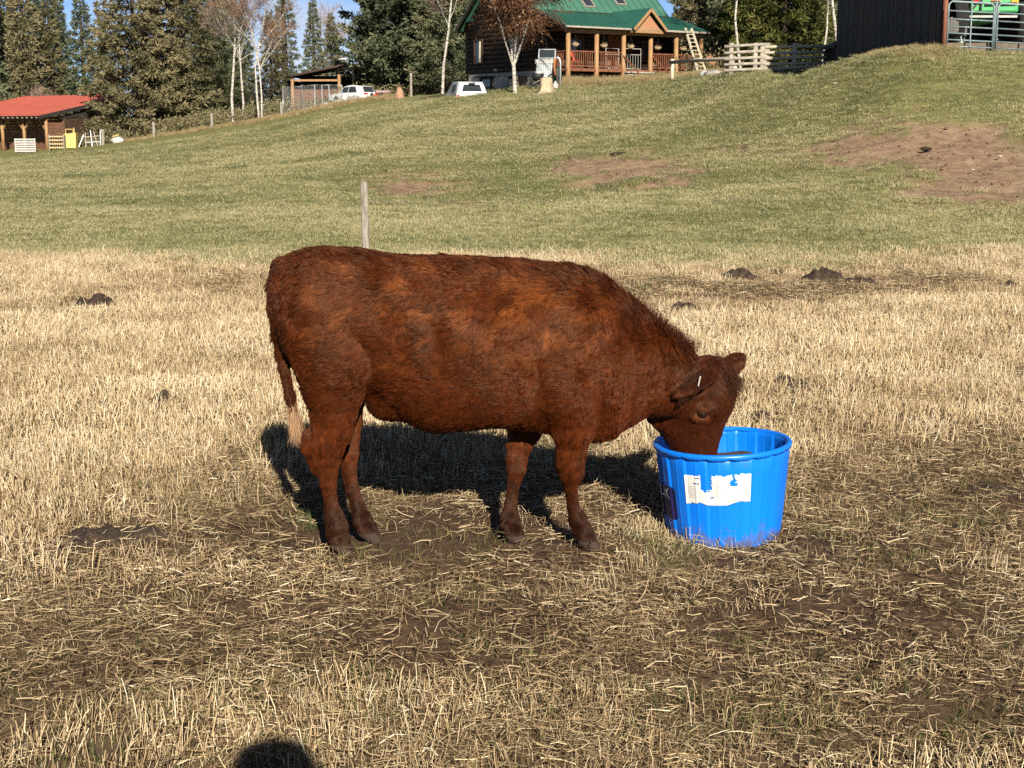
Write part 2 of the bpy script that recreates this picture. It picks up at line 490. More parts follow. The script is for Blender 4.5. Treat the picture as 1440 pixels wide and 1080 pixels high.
def scatter(name, pts, rotz, scale, tint, pick, sources, label, cat, tilt=0.12):
    c = bpy.data.collections.new(name + '_source')
    for i, o in enumerate(sources):
        o.name = '%s_%02d' % (name + '_clump', i); c.objects.link(o)
    me = bpy.data.meshes.new(name)
    n = len(pts)
    me.vertices.add(n); me.vertices.foreach_set('co', np.asarray(pts, np.float32).ravel())
    r = np.random.default_rng(len(pts))
    rot = np.stack([r.normal(0, tilt, n), r.normal(0, tilt, n), rotz], 1).astype(np.float32)
    for nm, ty, v in (('rot', 'FLOAT_VECTOR', rot), ('scl', 'FLOAT_VECTOR', np.asarray(scale, np.float32)), ):
        a = me.attributes.new(nm, ty, 'POINT'); a.data.foreach_set('vector', v.ravel())
    a = me.attributes.new('tint', 'FLOAT', 'POINT'); a.data.foreach_set('value', np.asarray(tint, np.float32))
    a = me.attributes.new('pick', 'INT', 'POINT'); a.data.foreach_set('value', np.asarray(pick, np.int32))
    ob = link(name, me)
    ng = bpy.data.node_groups.new(name, 'GeometryNodeTree')
    ng.interface.new_socket('Geometry', in_out='INPUT', socket_type='NodeSocketGeometry')
    ng.interface.new_socket('Geometry', in_out='OUTPUT', socket_type='NodeSocketGeometry')
    N = ng.nodes.new; l = ng.links.new
    gi, go = N('NodeGroupInput'), N('NodeGroupOutput')
    ci = N('GeometryNodeCollectionInfo'); ci.inputs['Collection'].default_value = c
    ci.inputs['Separate Children'].default_value = True; ci.inputs['Reset Children'].default_value = True
    ip = N('GeometryNodeInstanceOnPoints'); ip.inputs['Pick Instance'].default_value = True
    def na(nm, ty):
        x = N('GeometryNodeInputNamedAttribute'); x.data_type = ty; x.inputs['Name'].default_value = nm; return x.outputs['Attribute']
    e2r = N('FunctionNodeEulerToRotation'); l(na('rot', 'FLOAT_VECTOR'), e2r.inputs[0])
    l(gi.outputs[0], ip.inputs['Points']); l(ci.outputs[0], ip.inputs['Instance'])
    l(na('pick', 'INT'), ip.inputs['Instance Index']); l(e2r.outputs[0], ip.inputs['Rotation']); l(na('scl', 'FLOAT_VECTOR'), ip.inputs['Scale'])
    l(ip.outputs[0], go.inputs[0])
    md = ob.modifiers.new('scatter', 'NODES'); md.node_group = ng
    return tag(ob, label, cat, kind='stuff')

# dung pats: (pixel x, pixel y, width, height, label); the straw keeps clear of them
DUNG = [(134, 427, 40, 16, 'dark humped dung pat far left, the taller of a pair'), (90, 439, 36, 9, 'flat dung pat far left beside the humped one'), (232, 562, 40, 16, 'dark dung pat in the straw left of the tail'), (268, 583, 30, 9, 'thin dung pat below the one left of the tail'),
        (286, 597, 26, 12, 'small dung pat nearest the tail\'s tip'), (130, 755, 90, 19, 'long crumbling dung mound in the stubble left of the hind legs'), (195, 750, 80, 17, 'right half of the crumbling dung mound left of the hind legs'),
        (1040, 386, 40, 13, 'dark dung hump beyond the cow\'s neck, left of two'), (1157, 389, 44, 15, 'dark pointed dung hump beyond the cow\'s neck, right of two'), (962, 432, 36, 10, 'flat dung pat just above the cow\'s neck'),
        (1074, 437, 34, 10, 'dung pat between the neck and the far humps'), (1110, 540, 42, 13, 'dark dung pat in the straw right of the cow\'s poll'), (1070, 584, 28, 12, 'dung pat just behind the tub rim'), (1418, 399, 26, 10, 'dung hump at the far right edge of the stubble'),
        (1262, 585, 30, 12, 'dung pat right of the tub among pale straw'), (1400, 686, 70, 12, 'dark flattened dung patch right of the tub on bare soil'), (1210, 395, 40, 8, 'low dung smear right of the pointed hump'), (1180, 452, 30, 8, 'faint dung pat in the right middle straw'),
        (872, 216, 26, 7, 'dark clod at the top of the middle bare patch'), (985, 342, 24, 5, 'small dark pat on the green edge above the neck'), (1302, 207, 16, 6, 'dark clod in the large bare patch on the hill')]
_dp = np.array([tuple(ground_at(q[0], q[1] + q[3] * .4)) + (q[2] * .62,) for q in DUNG if q[1] > 370])
def off_dung(x, y):
    k = np.ones(len(x), bool)
    for X0, Y0, _, w in _dp:
        rr_ = w * (Y0 * _ct + .3) / FPX
        k &= ((x - X0) / rr_) ** 2 + ((y - Y0 + rr_ * .55) / (rr_ * 1.15)) ** 2 > .8
    return k
straw_m = blade_mat('dry_straw', [(0.0, (.075, .046, .025)), (.25, (.215, .143, .074)), (.5, (.43, .312, .17)), (.75, (.63, .495, .305)), (1.0, (.76, .66, .47))], trans=0.12)
grass_m = blade_mat('field_grass', [(0.0, (.035, .055, .014)), (.4, (.075, .10, .026)), (.7, (.15, .155, .05)), (1.0, (.32, .27, .12))])
hill_m = blade_mat('hill_grass', [(0.0, (.080, .096, .036)), (.3, (.155, .166, .066)), (.55, (.25, .242, .112)), (.8, (.36, .32, .16)), (1.0, (.52, .45, .26))])

def field_points(n, ymin, ymax, power, margin=0.75):
    """points over the ground in view, denser towards the camera"""
    r = rng.random(n)
    y = (ymin ** power + r * (ymax ** power - ymin ** power)) ** (1 / power)
    x = rng.uniform(-1, 1, n) * (0.37 * y + margin)
    return x, y
COWX, COWY = 0.0, 5.3
# standing stubble
up_src = [blades('s', 14, .10, (.04, .12), (.0030, .0054), .34, straw_m, 100 + i, kink=.12, taper=.75) for i in range(7)]
leaf_src = [blades('s', 9, .12, (.04, .12), (.0032, .006), .6, straw_m, 250 + i, lie=.35, kink=.55, taper=.25) for i in range(3)]
low_src = [blades('s', 12, .12, (.03, .08), (.003, .005), .70, straw_m, 200 + i, lie=.30, kink=.2, taper=.7) for i in range(6)]
lit_src = [blades('s', 18, .15, (.02, .085), (.0020, .0042), .8, straw_m, 300 + i, lie=.85, kink=.4, taper=.8, shade=.75) for i in range(6)]
x, y = field_points(64000, 2.6, 18.6, 1.25)
wn, ls, gr, dr = masks(x, y)
keep = rng.random(len(x)) < (1 - 0.93 * wn) * (1 - gr * 0.9) * np.clip(2.0 * fbm(x * 2.4, y * 2.4, oct=3, seed=71) - .28, .05, 1) * (1 - .30 * smooth(6.2, 4.2, y))
keep &= off_dung(x, y)
x, y, wn = x[keep], y[keep], wn[keep]
z = height(x, y)
low = rng.random(len(x)) < wn * 1.1 + .10
s = .86 * rng.uniform(.6, 1.3, len(x)) * np.where(low, .9, 1 - .25 * wn) * (0.72 + .5 * fbm(x * 1.2, y * 1.2, oct=2, seed=72))
ws = np.clip(y / 6.0, .85, 2.2)
scl = np.stack([s * np.sqrt(ws), s * np.sqrt(ws), s * (1 - .15 * smooth(10, 17, y))], 1)
tint = np.clip(.59 + .03 * smooth(5.5, 9, y) - .22 * wn + .50 * (fbm(x * 2.2, y * 2.2, oct=3, seed=73) - .5) + rng.normal(0, .07, len(x)), .1, 1)
scatter('straw_stubble', np.stack([x, y, z], 1), rng.uniform(0, 6.28, len(x)), scl, tint, np.where(rng.random(len(x)) < .16, 13 + rng.integers(0, 3, len(x)), np.where(low, 7 + rng.integers(0, 6, len(x)), rng.integers(0, 7, len(x)))), up_src + low_src + leaf_src,
        'cut straw stubble standing across the dry field', 'stubble', tilt=.16)
# straw lying about
x, y = field_points(17000, 2.6, 17.0, 1.2)
wn, ls, gr, dr = masks(x, y)
keep = rng.random(len(x)) < (.85 - .30 * wn) * np.clip(2.2 * fbm(x * 3, y * 3, oct=3, seed=75) - .55, .08, 1) * (1 - gr)
x, y, wn = x[keep], y[keep], wn[keep]
z = height(x, y)
s = rng.uniform(.7, 1.3, len(x))
tint = np.clip(.49 - .13 * wn + rng.normal(0, .13, len(x)), .05, .76)
scatter('straw_litter', np.stack([x, y, z], 1), rng.uniform(0, 6.28, len(x)), np.stack([s, s, s], 1), tint, rng.integers(0, 6, len(x)), lit_src,
        'broken straw lying loose on the trampled soil', 'straw', tilt=.08)
# fine thatch
fib_src = [blades('s', 34, .15, (.02, .09), (.0011, .0020), 1.0, straw_m, 350 + i, lie=.75, kink=.5, taper=.6, shade=.6) for i in range(5)]
x, y = field_points(8000, 2.6, 13.0, 1.1)
wn = masks(x, y)[0]
keep = rng.random(len(x)) < np.clip(2.4 * fbm(x * 2.6, y * 2.6, oct=3, seed=77) - .75, 0, 1)
x, y, wn = x[keep], y[keep], wn[keep]; s = rng.uniform(.7, 1.3, len(x))
scatter('fine_thatch', np.stack([x, y, height(x, y)], 1), rng.uniform(0, 6.28, len(x)), np.stack([s, s, s], 1), np.clip(.38 - .12 * wn + rng.normal(0, .12, len(x)), .05, .9), rng.integers(0, 5, len(x)), fib_src,
        'fine matted thatch of broken straw over the soil', 'thatch', tilt=.08)
# green shoots in the field
gsrc = [blades('s', 26, .11, (.03, .085), (.002, .004), .55, grass_m, 400 + i, kink=.35, taper=.15) for i in range(5)]
x, y = field_points(16000, 2.6, 17.5, 1.3)
wn, ls, gr, dr = masks(x, y)
keep = rng.random(len(x)) < np.clip(ls * .8 + .025 + .05 * (y < 4.4), 0, 1)
x, y = x[keep], y[keep]; z = height(x, y); s = rng.uniform(.6, 1.1, len(x))
scatter('green_shoots', np.stack([x, y, z], 1), rng.uniform(0, 6.28, len(x)), np.stack([s, s, s * .9], 1), np.clip(.62 + rng.normal(0, .18, len(x)), 0, 1), rng.integers(0, 5, len(x)), gsrc,
        'sparse green grass shoots growing among the straw', 'grass')
# hillside grass
hsrc = [blades('s', 46, .26, (.03, .11), (.005, .011), .75, hill_m, 500 + i, kink=.4, taper=.12, shade=.85) for i in range(7)]
x, y = field_points(60000, 16.0, 92.0, 0.55, 2.0)
x2 = rng.uniform(-30, 34, 12000); y2 = rng.uniform(17, 60, 12000)
x, y = np.concatenate([x, x2]), np.concatenate([y, y2])
wn, ls, gr, dr = masks(x, y)
keep = (rng.random(len(x)) < gr * np.clip(1.02 - dr * 1.2, 0.24, 1)) & (x < 11.2 + 0.0 * y + (y < 38) * 20)
x, y, dr = x[keep], y[keep], dr[keep]; z = height(x, y) + relief(x, y) * (y < 40)
big = np.clip(y / 26.0, .8, 2.4)
small = 1 - .55 * smooth(.4, .8, dr)
s = .86 * rng.uniform(.6, 1.15, len(x)) * (0.7 + .6 * fbm(x * .8, y * .8, oct=3, seed=81)) * small
dry = fbm(x * .30, y * .30, oct=4, seed=82) - .5 + .55 * (fbm(x * .10, y * .55 + x * .06, oct=4, seed=86) - .5) + .35 * (fbm(x * 2.0, y * 2.0, oct=3, seed=83) - .5)
nearband = .22 * (1 - smooth(17.5, 21, y))
tint = np.clip(.54 + .95 * dry + .40 * dr - .06 * smooth(45, 80, y) + .10 * smooth(25, 60, y) * (x < -4) + nearband + rng.normal(0, .20, len(x)), .02, .98)
scatter('hillside_grass', np.stack([x, y, z], 1), rng.uniform(0, 6.28, len(x)), np.stack([s * big, s * big, .68 * s * (.8 + .2 * big)], 1), tint, rng.integers(0, 7, len(x)), hsrc,
        'short green and yellowing grass covering the hillside', 'grass', tilt=.1)

# clods on the bare patches of the slope
def clod(seed):
    b = MB(); b.ball((0, 0, .01), (.06, .05, .035), 8, 5, jit=.28, seed=seed); me = b.mesh('clod', True); me.materials.append(clod_m); return bpy.data.objects.new('clod', me)
clod_m = mat('dirt_clod', (.085, .05, .03), (.19, .115, .068), scale=9, rough=.95)
x = rng.uniform(-6, 16, 60000); y = rng.uniform(18, 34, 60000)
dr = masks(x, y)[3]
keep = rng.random(len(x)) < np.clip(dr - .3, 0, 1) * .16
x, y = x[keep], y[keep]; s = np.clip(rng.lognormal(-1.1, .45, len(x)), .2, 1.2)
scatter('dirt_clods', np.stack([x, y, height(x, y) + relief(x, y)], 1), rng.uniform(0, 6.28, len(x)), np.stack([s, s, s], 1), s * 0, rng.integers(0, 4, len(x)), [clod(i) for i in range(4)], 'loose reddish clods on the bare dirt of the slope', 'clods')
# ------------------------------------------------------------------ the cow: one continuous body from a distance field
import openvdb
CY0 = 5.33                                   # depth of the cow's middle plane
VOX = 0.006
bx0, bx1, by0, by1, bz0, bz1 = -1.02, 1.02, CY0 - 0.42, CY0 + 0.42, -0.03, 1.24
NXv, NYv, NZv = [int((b - a) / VOX) for a, b in ((bx0, bx1), (by0, by1), (bz0, bz1))]
vx = (bx0 + VOX * np.arange(NXv)).astype(np.float32); vy = (by0 + VOX * np.arange(NYv)).astype(np.float32); vz = (bz0 + VOX * np.arange(NZv)).astype(np.float32)
SDF = np.full((NXv, NYv, NZv), 0.5, np.float32)
def smin(a, b, k):
    h = np.clip(0.5 + 0.5 * (b - a) / k, 0, 1)
    return b * (1 - h) + a * h - k * h * (1 - h)
def region(lo, hi, pad=0.08):
    s = []
    for a, b, ax in zip(lo, hi, (vx, vy, vz)):
        i0 = max(0, int((a - pad - ax[0]) / VOX)); i1 = min(len(ax), int((b + pad - ax[0]) / VOX) + 2)
        s.append(slice(i0, max(i0 + 1, i1)))
    return tuple(s)
def grid(s): return np.meshgrid(vx[s[0]], vy[s[1]], vz[s[2]], indexing='ij')
def cone_chain(pts, rad, k=0.03, ky=1.0, kin=0.012, sub=False):
    """tapered limb through pts (world) with radii rad; ky widens it across the body"""
    pts = [np.array(p, np.float32) for p in pts]
    if not hasattr(ky, '__len__'): ky = [ky] * len(pts)
    P = np.array(pts); R = max(rad) * max(1, max(ky))
    s = region(P.min(0) - R, P.max(0) + R)
    X, Y, Z = grid(s)
    d = np.full(X.shape, 9.0, np.float32)
    for i in range(len(pts) - 1):
        a, b = pts[i], pts[i + 1]; ab = b - a
        t = np.clip(((X - a[0]) * ab[0] + (Y - a[1]) * ab[1] + (Z - a[2]) * ab[2]) / max(1e-9, float(ab @ ab)), 0, 1)
        kk = ky[i] + (ky[i + 1] - ky[i]) * t
        r = rad[i] + (rad[i + 1] - rad[i]) * t
        q = np.sqrt((X - a[0] - t * ab[0]) ** 2 + ((Y - a[1] - t * ab[1]) / kk) ** 2 + (Z - a[2] - t * ab[2]) ** 2) - r
        d = q if i == 0 else smin(d, q, kin)
    SDF[s] = np.maximum(SDF[s], -d) if sub else smin(SDF[s], d, k)
def ellipsoid(c, r, k=0.03, rot=None, sub=False):
    c = np.array(c, np.float32); R = max(r)
    s = region(c - R, c + R); X, Y, Z = grid(s)
    X, Y, Z = X - c[0], Y - c[1], Z - c[2]
    if rot is not None:
        m = np.array(rot.transposed(), np.float32)
        X, Y, Z = [m[i, 0] * X + m[i, 1] * Y + m[i, 2] * Z for i in range(3)]
    q = np.sqrt((X / r[0]) ** 2 + (Y / r[1]) ** 2 + (Z / r[2]) ** 2)
    q2 = np.sqrt((X / r[0] ** 2) ** 2 + (Y / r[1] ** 2) ** 2 + (Z / r[2] ** 2) ** 2)
    d = q * (q - 1) / np.maximum(q2, 1e-6)
    SDF[s] = smax(SDF[s], -d, k) if sub else smin(SDF[s], d, k)
def smax(a, b, k): return -smin(-a, -b, k)
def cubic(xs, ys, x):
    """smooth interpolation through a table"""
    xs = np.array(xs, float); ys = np.array(ys, float)
    m = np.gradient(ys, xs)
    x = np.clip(x, xs[0], xs[-1]); i = np.clip(np.searchsorted(xs, x) - 1, 0, len(xs) - 2)
    h = xs[i + 1] - xs[i]; t = (x - xs[i]) / h
    return (2 * t ** 3 - 3 * t ** 2 + 1) * ys[i] + (t ** 3 - 2 * t ** 2 + t) * h * m[i] + (-2 * t ** 3 + 3 * t ** 2) * ys[i + 1] + (t ** 3 - t ** 2) * h * m[i + 1]
def mid(px, py, dy=0.0): return np.array(at(px, py, CY0 + dy))

# trunk: (pixel x, top, bottom, half width in metres)
TR = [(384, 396, 450, .05), (392, 374, 478, .10), (410, 360, 512, .15), (440, 351, 540, .185), (480, 349, 552, .205), (520, 353, 550, .222), (555, 359, 578, .245), (600, 362, 603, .262),
      (650, 363, 602, .272), (700, 365, 598, .266), (750, 369, 603, .235), (800, 378, 612, .20), (840, 393, 616, .175), (868, 413, 608, .155), (890, 450, 580, .09)]
tx = [mid(a, 480)[0] for a, *_ in TR]
tt = [mid(a, b)[2] for a, b, *_ in TR]; tb = [mid(a, c)[2] for a, b, c, _ in TR]; tw = [w for *_, w in TR]
s = region((tx[0], CY0 - .3, min(tb)), (tx[-1], CY0 + .3, max(tt)), 0.1); X, Y, Z = grid(s)
xs1 = vx[s[0]]
top = cubic(tx, tt, xs1)[:, None, None]; bot = cubic(tx, tb, xs1)[:, None, None]; wd = cubic(tx, tw, xs1)[:, None, None]
cz, hz = (top + bot) / 2, (top - bot) / 2
vv = (Z - cz) / hz
wdv = wd * (1 - 0.10 * np.clip(vv, 0, 1) ** 2 - 0.05 * np.clip(-vv, 0, 1))      # narrower towards the spine
q = (np.abs((Y - CY0) / wdv) ** 2.35 + np.abs(vv) ** 2.35) ** (1 / 2.35)
d = (q - 1) * np.minimum(wd, hz)
ox = np.maximum(np.maximum(tx[0] - X, X - tx[-1]), 0)
SDF[s] = smin(SDF[s], (np.where(ox > 0, np.sqrt(np.maximum(d, 0) ** 2 + ox ** 2), d)).astype(np.float32), 0.02)

# hindquarters, hips, stifle, shoulders, brisket
ellipsoid(mid(455, 452, -.130), (.165, .105, .235), .035, Matrix.Rotation(math.radians(-12), 3, 'Y'))
ellipsoid(mid(455, 452, .130), (.165, .105, .235), .035, Matrix.Rotation(math.radians(-12), 3, 'Y'))
ellipsoid(mid(500, 384, -.125), (.09, .05, .05), .09); ellipsoid(mid(500, 384, .125), (.09, .05, .05), .09)
ellipsoid(mid(398, 402, 0), (.035, .07, .08), .05)
for sgn in (-1, 1):
    ellipsoid(mid(492, 512, sgn * .175), (.085, .065, .11), .03)
    ellipsoid(mid(806, 492, sgn * .142), (.115, .085, .215), .06, Matrix.Rotation(math.radians(10), 3, 'Y'))
    ellipsoid(mid(792, 555, sgn * .150), (.095, .075, .09), .03)
    ellipsoid(mid(848, 522, sgn * .11), (.065, .07, .13), .035)
ellipsoid(mid(836, 576, 0), (.09, .09, .075), .06)
ellipsoid(mid(548, 560, 0), (.085, .13, .075), .05)              # udder and flank fold
ellipsoid(mid(640, 455, 0), (.30, .268, .2), .08)               # barrel
# flank hollow behind the ribs and hollow behind the elbow
for sgn in (-1, 1):
    ellipsoid(mid(533, 440, sgn * .315), (.075, .085, .10), .06, sub=True)
    ellipsoid(mid(757, 550, sgn * .285), (.035, .07, .13), .04, sub=True)
    ellipsoid(mid(520, 566, sgn * .27), (.075, .10, .036), .03, Matrix.Rotation(math.radians(32), 3, 'Y'), sub=True)
    ellipsoid(mid(612, 470, sgn * .33), (.03, .06, .16), .06, sub=True)

HD = CY0 + 0.115                              # the head reaches a little deeper, into the tub
# neck
cone_chain([mid(805, 484), mid(850, 500), mid(897, 517, .02), mid(937, 534, .05), mid(962, 545, .105)],
           [.255, .218, .170, .133, .105], .07, [.75, .72, .70, .72, .8], .05)
cone_chain([mid(838, 568), mid(868, 560, .01), mid(900, 552, .05)], [.112, .095, .074], .06, [.8, .7, .7], .05)
# head: built along the face, turned towards the camera
HT = math.radians(27)
h_f = Vector((math.cos(HT), -math.sin(HT), 0.0)); h_l = Vector((math.sin(HT), math.cos(HT), 0.0)); h_a = Vector((-.03, 0.03, -1)).normalized()
h_f = (h_f - h_a * h_f.dot(h_a)).normalized(); h_l = h_a.cross(h_f)
if h_l.y < 0: h_l = -h_l
HO = at(986, 511, HD)
def hp(f, l, a): return HO + h_f * f + h_l * l + h_a * a
ha = [-.02, .02, .07, .12, .17, .23, .29, .36, .43, .48, .505]
hfr = [.04, .10, .130, .138, .130, .104, .088, .076, .070, .058, .02]
hbk = [.0, -.07, -.135, -.195, -.228, -.212, -.148, -.088, -.070, -.06, -.02]
hwd = [.035, .088, .104, .110, .112, .098, .083, .073, .075, .067, .03]
s = region((HO.x - .25, HD - .2, HO.z - .52), (HO.x + .2, HD + .2, HO.z + .06), .03); X, Y, Z = grid(s)
X, Y, Z = X - HO.x, Y - HO.y, Z - HO.z
Fh = X * h_f.x + Y * h_f.y + Z * h_f.z; Lh = X * h_l.x + Y * h_l.y + Z * h_l.z; Ah = X * h_a.x + Y * h_a.y + Z * h_a.z
fr, bk, ww = [cubic(ha, t, Ah).astype(np.float32) for t in (hfr, hbk, hwd)]
cf, hf = (fr + bk) / 2, np.maximum((fr - bk) / 2, .01)
vv = (Fh - cf) / hf
w2 = ww * (1 - .32 * np.clip(-vv, 0, 1) ** 1.5)                 # jaws narrower than the brow
q = (np.abs(Lh / w2) ** 3.2 + np.abs(vv) ** 3.0) ** (1 / 3.1)
d = (q - 1) * np.minimum(hf, ww)
oa = np.maximum(np.maximum(ha[0] - Ah, Ah - ha[-1]), 0)
SDF[s] = smin(SDF[s], np.where(oa > 0, np.sqrt(np.maximum(d, 0) ** 2 + oa ** 2), d).astype(np.float32), 0.035)
ellipsoid(hp(.045, 0, .02), (.05, .06, .045), .04)              # poll
EYES = []
EARC = at(983, 536, HD - .15)
for sgn in (-1, 1):
    ec = hp(.050, sgn * .096, .172); EYES.append(ec)
    ellipsoid(hp(.062, sgn * .095, .153), (.038, .022, .020), .02)     # brow
    ellipsoid(hp(.042, sgn * .096, .193), (.032, .018, .014), .015)    # lower lid
    ellipsoid(hp(.052, sgn * .111, .173), (.020, .014, .015), .006, sub=True)
    ellipsoid(hp(-.10, sgn * .072, .17), (.080, .036, .095), .03)       # cheek
    ellipsoid(hp(.045, sgn * .045, .44), (.018, .016, .012), .008, sub=True)   # nostril
# ears
def ear(base, tip, w, up):
    base, tip = Vector(base), Vector(tip)
    d = (tip - base); ln = d.length; d.normalize(); up = Vector(up); up = (up - d * up.dot(d)).normalized(); sd = d.cross(up)
    R = Matrix((d, sd, up)).transposed()
    c = base + d * ln * .5
    cone_chain([base - d * .02, base + d * .05], [.030, .030], .02)
    ellipsoid(c, (ln * .56, w, .021), .015, R)
    ellipsoid(c + up * .022 + d * .01, (ln * .44, w * .72, .022), .010, R, sub=True)
ear(at(1004, 522, HD - .06), at(953, 555, HD - .20), .050, (-.5, -.45, -.75))
ear(at(1010, 526, HD + .03), at(1046, 503, HD + .15), .042, (.5, -.8, .1))

# legs: (pixel y, left, right) outline, depth at top and at hoof
def leg(rows, y_top, y_foot, ky, k=.035, zf=None):
    pts, rad = [], []
    for i, (py, l, r) in enumerate(rows):
        t = i / (len(rows) - 1)
        yy = y_top + (y_foot - y_top) * t ** .8
        pts.append(at((l + r) / 2, py, yy)); rad.append((r - l) / 2 / FPX * (yy * _ct + .2) - .003 * min(1, max(0, (py - 560) / 80)))
    cone_chain(pts, rad, k, ky, .009)
    return pts
L_NH = leg([(470, 412, 505), (510, 416, 522), (545, 426, 513), (575, 435, 503), (602, 437, 496), (622, 433, 487), (645, 440, 480), (678, 449, 474), (705, 455, 475), (727, 456, 484), (740, 457, 490), (756, 464, 493)],
           CY0 - .13, CY0 - .115, [.8, .75, .75, .75, .75, .8, .85, .9, .95, .95, 1, 1])
L_FH = leg([(520, 430, 515), (560, 470, 512), (590, 482, 509), (615, 480, 506), (636, 478, 505), (662, 480, 502), (690, 486, 506), (712, 493, 513), (730, 496, 524), (747, 506, 530)],
           CY0 + .13, CY0 + .045, [.8, .75, .75, .8, .85, .9, .95, .95, 1, 1])
L_NF = leg([(540, 768, 838), (575, 771, 838), (605, 777, 834), (630, 781, 826), (650, 781, 823), (664, 784, 822), (686, 793, 813), (712, 797, 815), (730, 799, 826), (744, 805, 832), (760, 815, 836)],
           CY0 - .14, CY0 - .065, [.9, .85, .85, .85, .95, .95, .95, .95, 1, 1, 1])
L_FF = leg([(560, 720, 790), (600, 714, 764), (622, 713, 750), (645, 711, 742), (660, 712, 740), (684, 713, 731), (708, 709, 728), (728, 703, 730), (744, 706, 732), (760, 713, 734)],
           CY0 + .12, CY0 + .01, [.8, .85, .85, .95, .95, .95, .95, 1, 1, 1])
cone_chain([at(436, 612, CY0 - .125), at(434, 628, CY0 - .125), at(444, 660, CY0 - .12)], [.026, .026, .018], .02)      # hock points
cone_chain([at(484, 608, CY0 + .08), at(483, 622, CY0 + .08), at(485, 652, CY0 + .07)], [.018, .020, .014], .02)
# hooves: two toes each, and dew claws
HOOF = []
def hoof(p, dirx=1.0):
    p = Vector(p)
    for sg in (-1, 1):
        a = Vector((p.x - .006, p.y + sg * .017, .055)); b = Vector((p.x + .030 * dirx, p.y + sg * .022, .016))
        cone_chain([p, a, b], [.026, .031, .021], .014, 1.0, .02)
        cone_chain([(p.x - .045, p.y + sg * .018, .085), (p.x - .030, p.y + sg * .016, .09)], [.010, .014], .012)
        HOOF.append(b)
hoof(L_NH[-1]); hoof(L_FH[-1]); hoof(L_NF[-1]); hoof(L_FF[-1])
# tail
TAIL = [at(408, 376, CY0), at(391, 396, CY0 - .01), at(386, 430, CY0 - .03), at(391, 468, CY0 - .05), at(399, 512, CY0 - .06), at(408, 556, CY0 - .07), at(415, 586, CY0 - .07)]
cone_chain(TAIL, [.030, .027, .023, .020, .018, .016, .012], .012)

g = openvdb.FloatGrid(background=0.5)
g.copyFromArray(SDF)
cv, cq = g.convertToQuads(isovalue=0.0)[:2]
cv = np.array(cv) * VOX + np.array([bx0, by0, bz0])
cme = mesh_np('body', cv, np.array(cq)[:, ::-1], True)
_bm = bmesh.new(); _bm.from_mesh(cme)
# keep the largest connected piece, then relax
seen = set(); best = []
for v in _bm.verts:
    if v in seen: continue
    st, comp = [v], []
    seen.add(v)
    while st:
        a = st.pop(); comp.append(a)
        for e in a.link_edges:
            b = e.other_vert(a)
            if b not in seen: seen.add(b); st.append(b)
    if len(comp) > len(best): best = comp
bs = set(best)
bmesh.ops.delete(_bm, geom=[v for v in _bm.verts if v not in bs], context='VERTS')
for _ in range(2): bmesh.ops.smooth_vert(_bm, verts=_bm.verts, factor=.5, use_axis_x=True, use_axis_y=True, use_axis_z=True)
bmesh.ops.recalc_face_normals(_bm, faces=_bm.faces)
_bm.to_mesh(cme); _bm.free()
cme.polygons.foreach_set('use_smooth', np.ones(len(cme.polygons), bool))
del SDF

def coat_colour(P, jit):
    """the coat's own colouring: red brown, gold tips on the back, dark shins and head, pale round the eye"""
    px, py = to_px(P[:, 0], P[:, 1], P[:, 2])
    x, y, z = P[:, 0], P[:, 1], P[:, 2]
    base = np.array([.070, .0180, .0054]); gold = np.array([.26, .088, .0260]); dark = np.array([.024, .0055, .0022]); head = np.array([.044, .0125, .0056])
    c = np.repeat(base[None], len(P), 0)
    g = (.10 + .90 * smooth(.46, .72, fbm(x * 13, y * 13, z * 20, oct=4, seed=91))) * smooth(.66, .90, z) * (1 - smooth(.30, .5, x)) * (.45 + .55 * smooth(-.85, -.6, x))
    g = np.maximum(g, .12 * smooth(.5, .75, fbm(x * 9, y * 9, z * 9, oct=3, seed=92)) * smooth(.4, .6, z))
    c = c + (gold - c) * (g * .50)[:, None]
    dk = .30 * smooth(.46, .72, fbm(x * 9 + 9, y * 9, z * 9, oct=4, seed=93))
    c = c + (dark - c) * dk[:, None]
    spine = smooth(.0, .06, z - np.interp(x, tx, tt) + .06) * .5
    c = c + (dark - c) * spine[:, None]
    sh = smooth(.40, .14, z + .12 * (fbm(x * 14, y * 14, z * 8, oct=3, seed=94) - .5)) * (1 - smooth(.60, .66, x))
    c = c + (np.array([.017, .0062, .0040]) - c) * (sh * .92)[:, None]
    mid_leg = smooth(.60, .40, z) * smooth(.12, .34, z) * (1 - smooth(.60, .66, x))
    c = c + (np.array([.082, .022, .0060]) - c) * (mid_leg * .35 * (.3 + 1.2 * fbm(x * 18, y * 18, z * 12, oct=3, seed=96)))[:, None]
    leg_t = np.maximum(smooth(.60, .45, z), smooth(.55, .68, x))
    c = c * (1 + leg_t * (1.5 * (fbm(x * 55, y * 55, z * 38, oct=2, seed=106) - .5)))[:, None]
    hd = smooth(.52, .70, x) * smooth(.85, .70, z)
    c = c + (head - c) * (hd * .9)[:, None]
    for e in EYES:
        r = np.sqrt((x - e.x) ** 2 + (y - e.y) ** 2 + (z - e.z) ** 2)
        t = smooth(.050, .022, r) * .85
        c = c + (np.array([.12, .042, .018]) - c) * t[:, None]
    er = smooth(.10, .05, np.sqrt((x - EARC.x) ** 2 + (y - EARC.y) ** 2 + (z - EARC.z) ** 2)) * (y < EARC.y + .03)
    c = c * (1 - .3 * er)[:, None]  # near ear darkened in colour to stand for the shade in its hollow
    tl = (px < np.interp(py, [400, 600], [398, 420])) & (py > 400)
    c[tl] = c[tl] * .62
    return np.clip(c * (1 + jit), .003, .9)

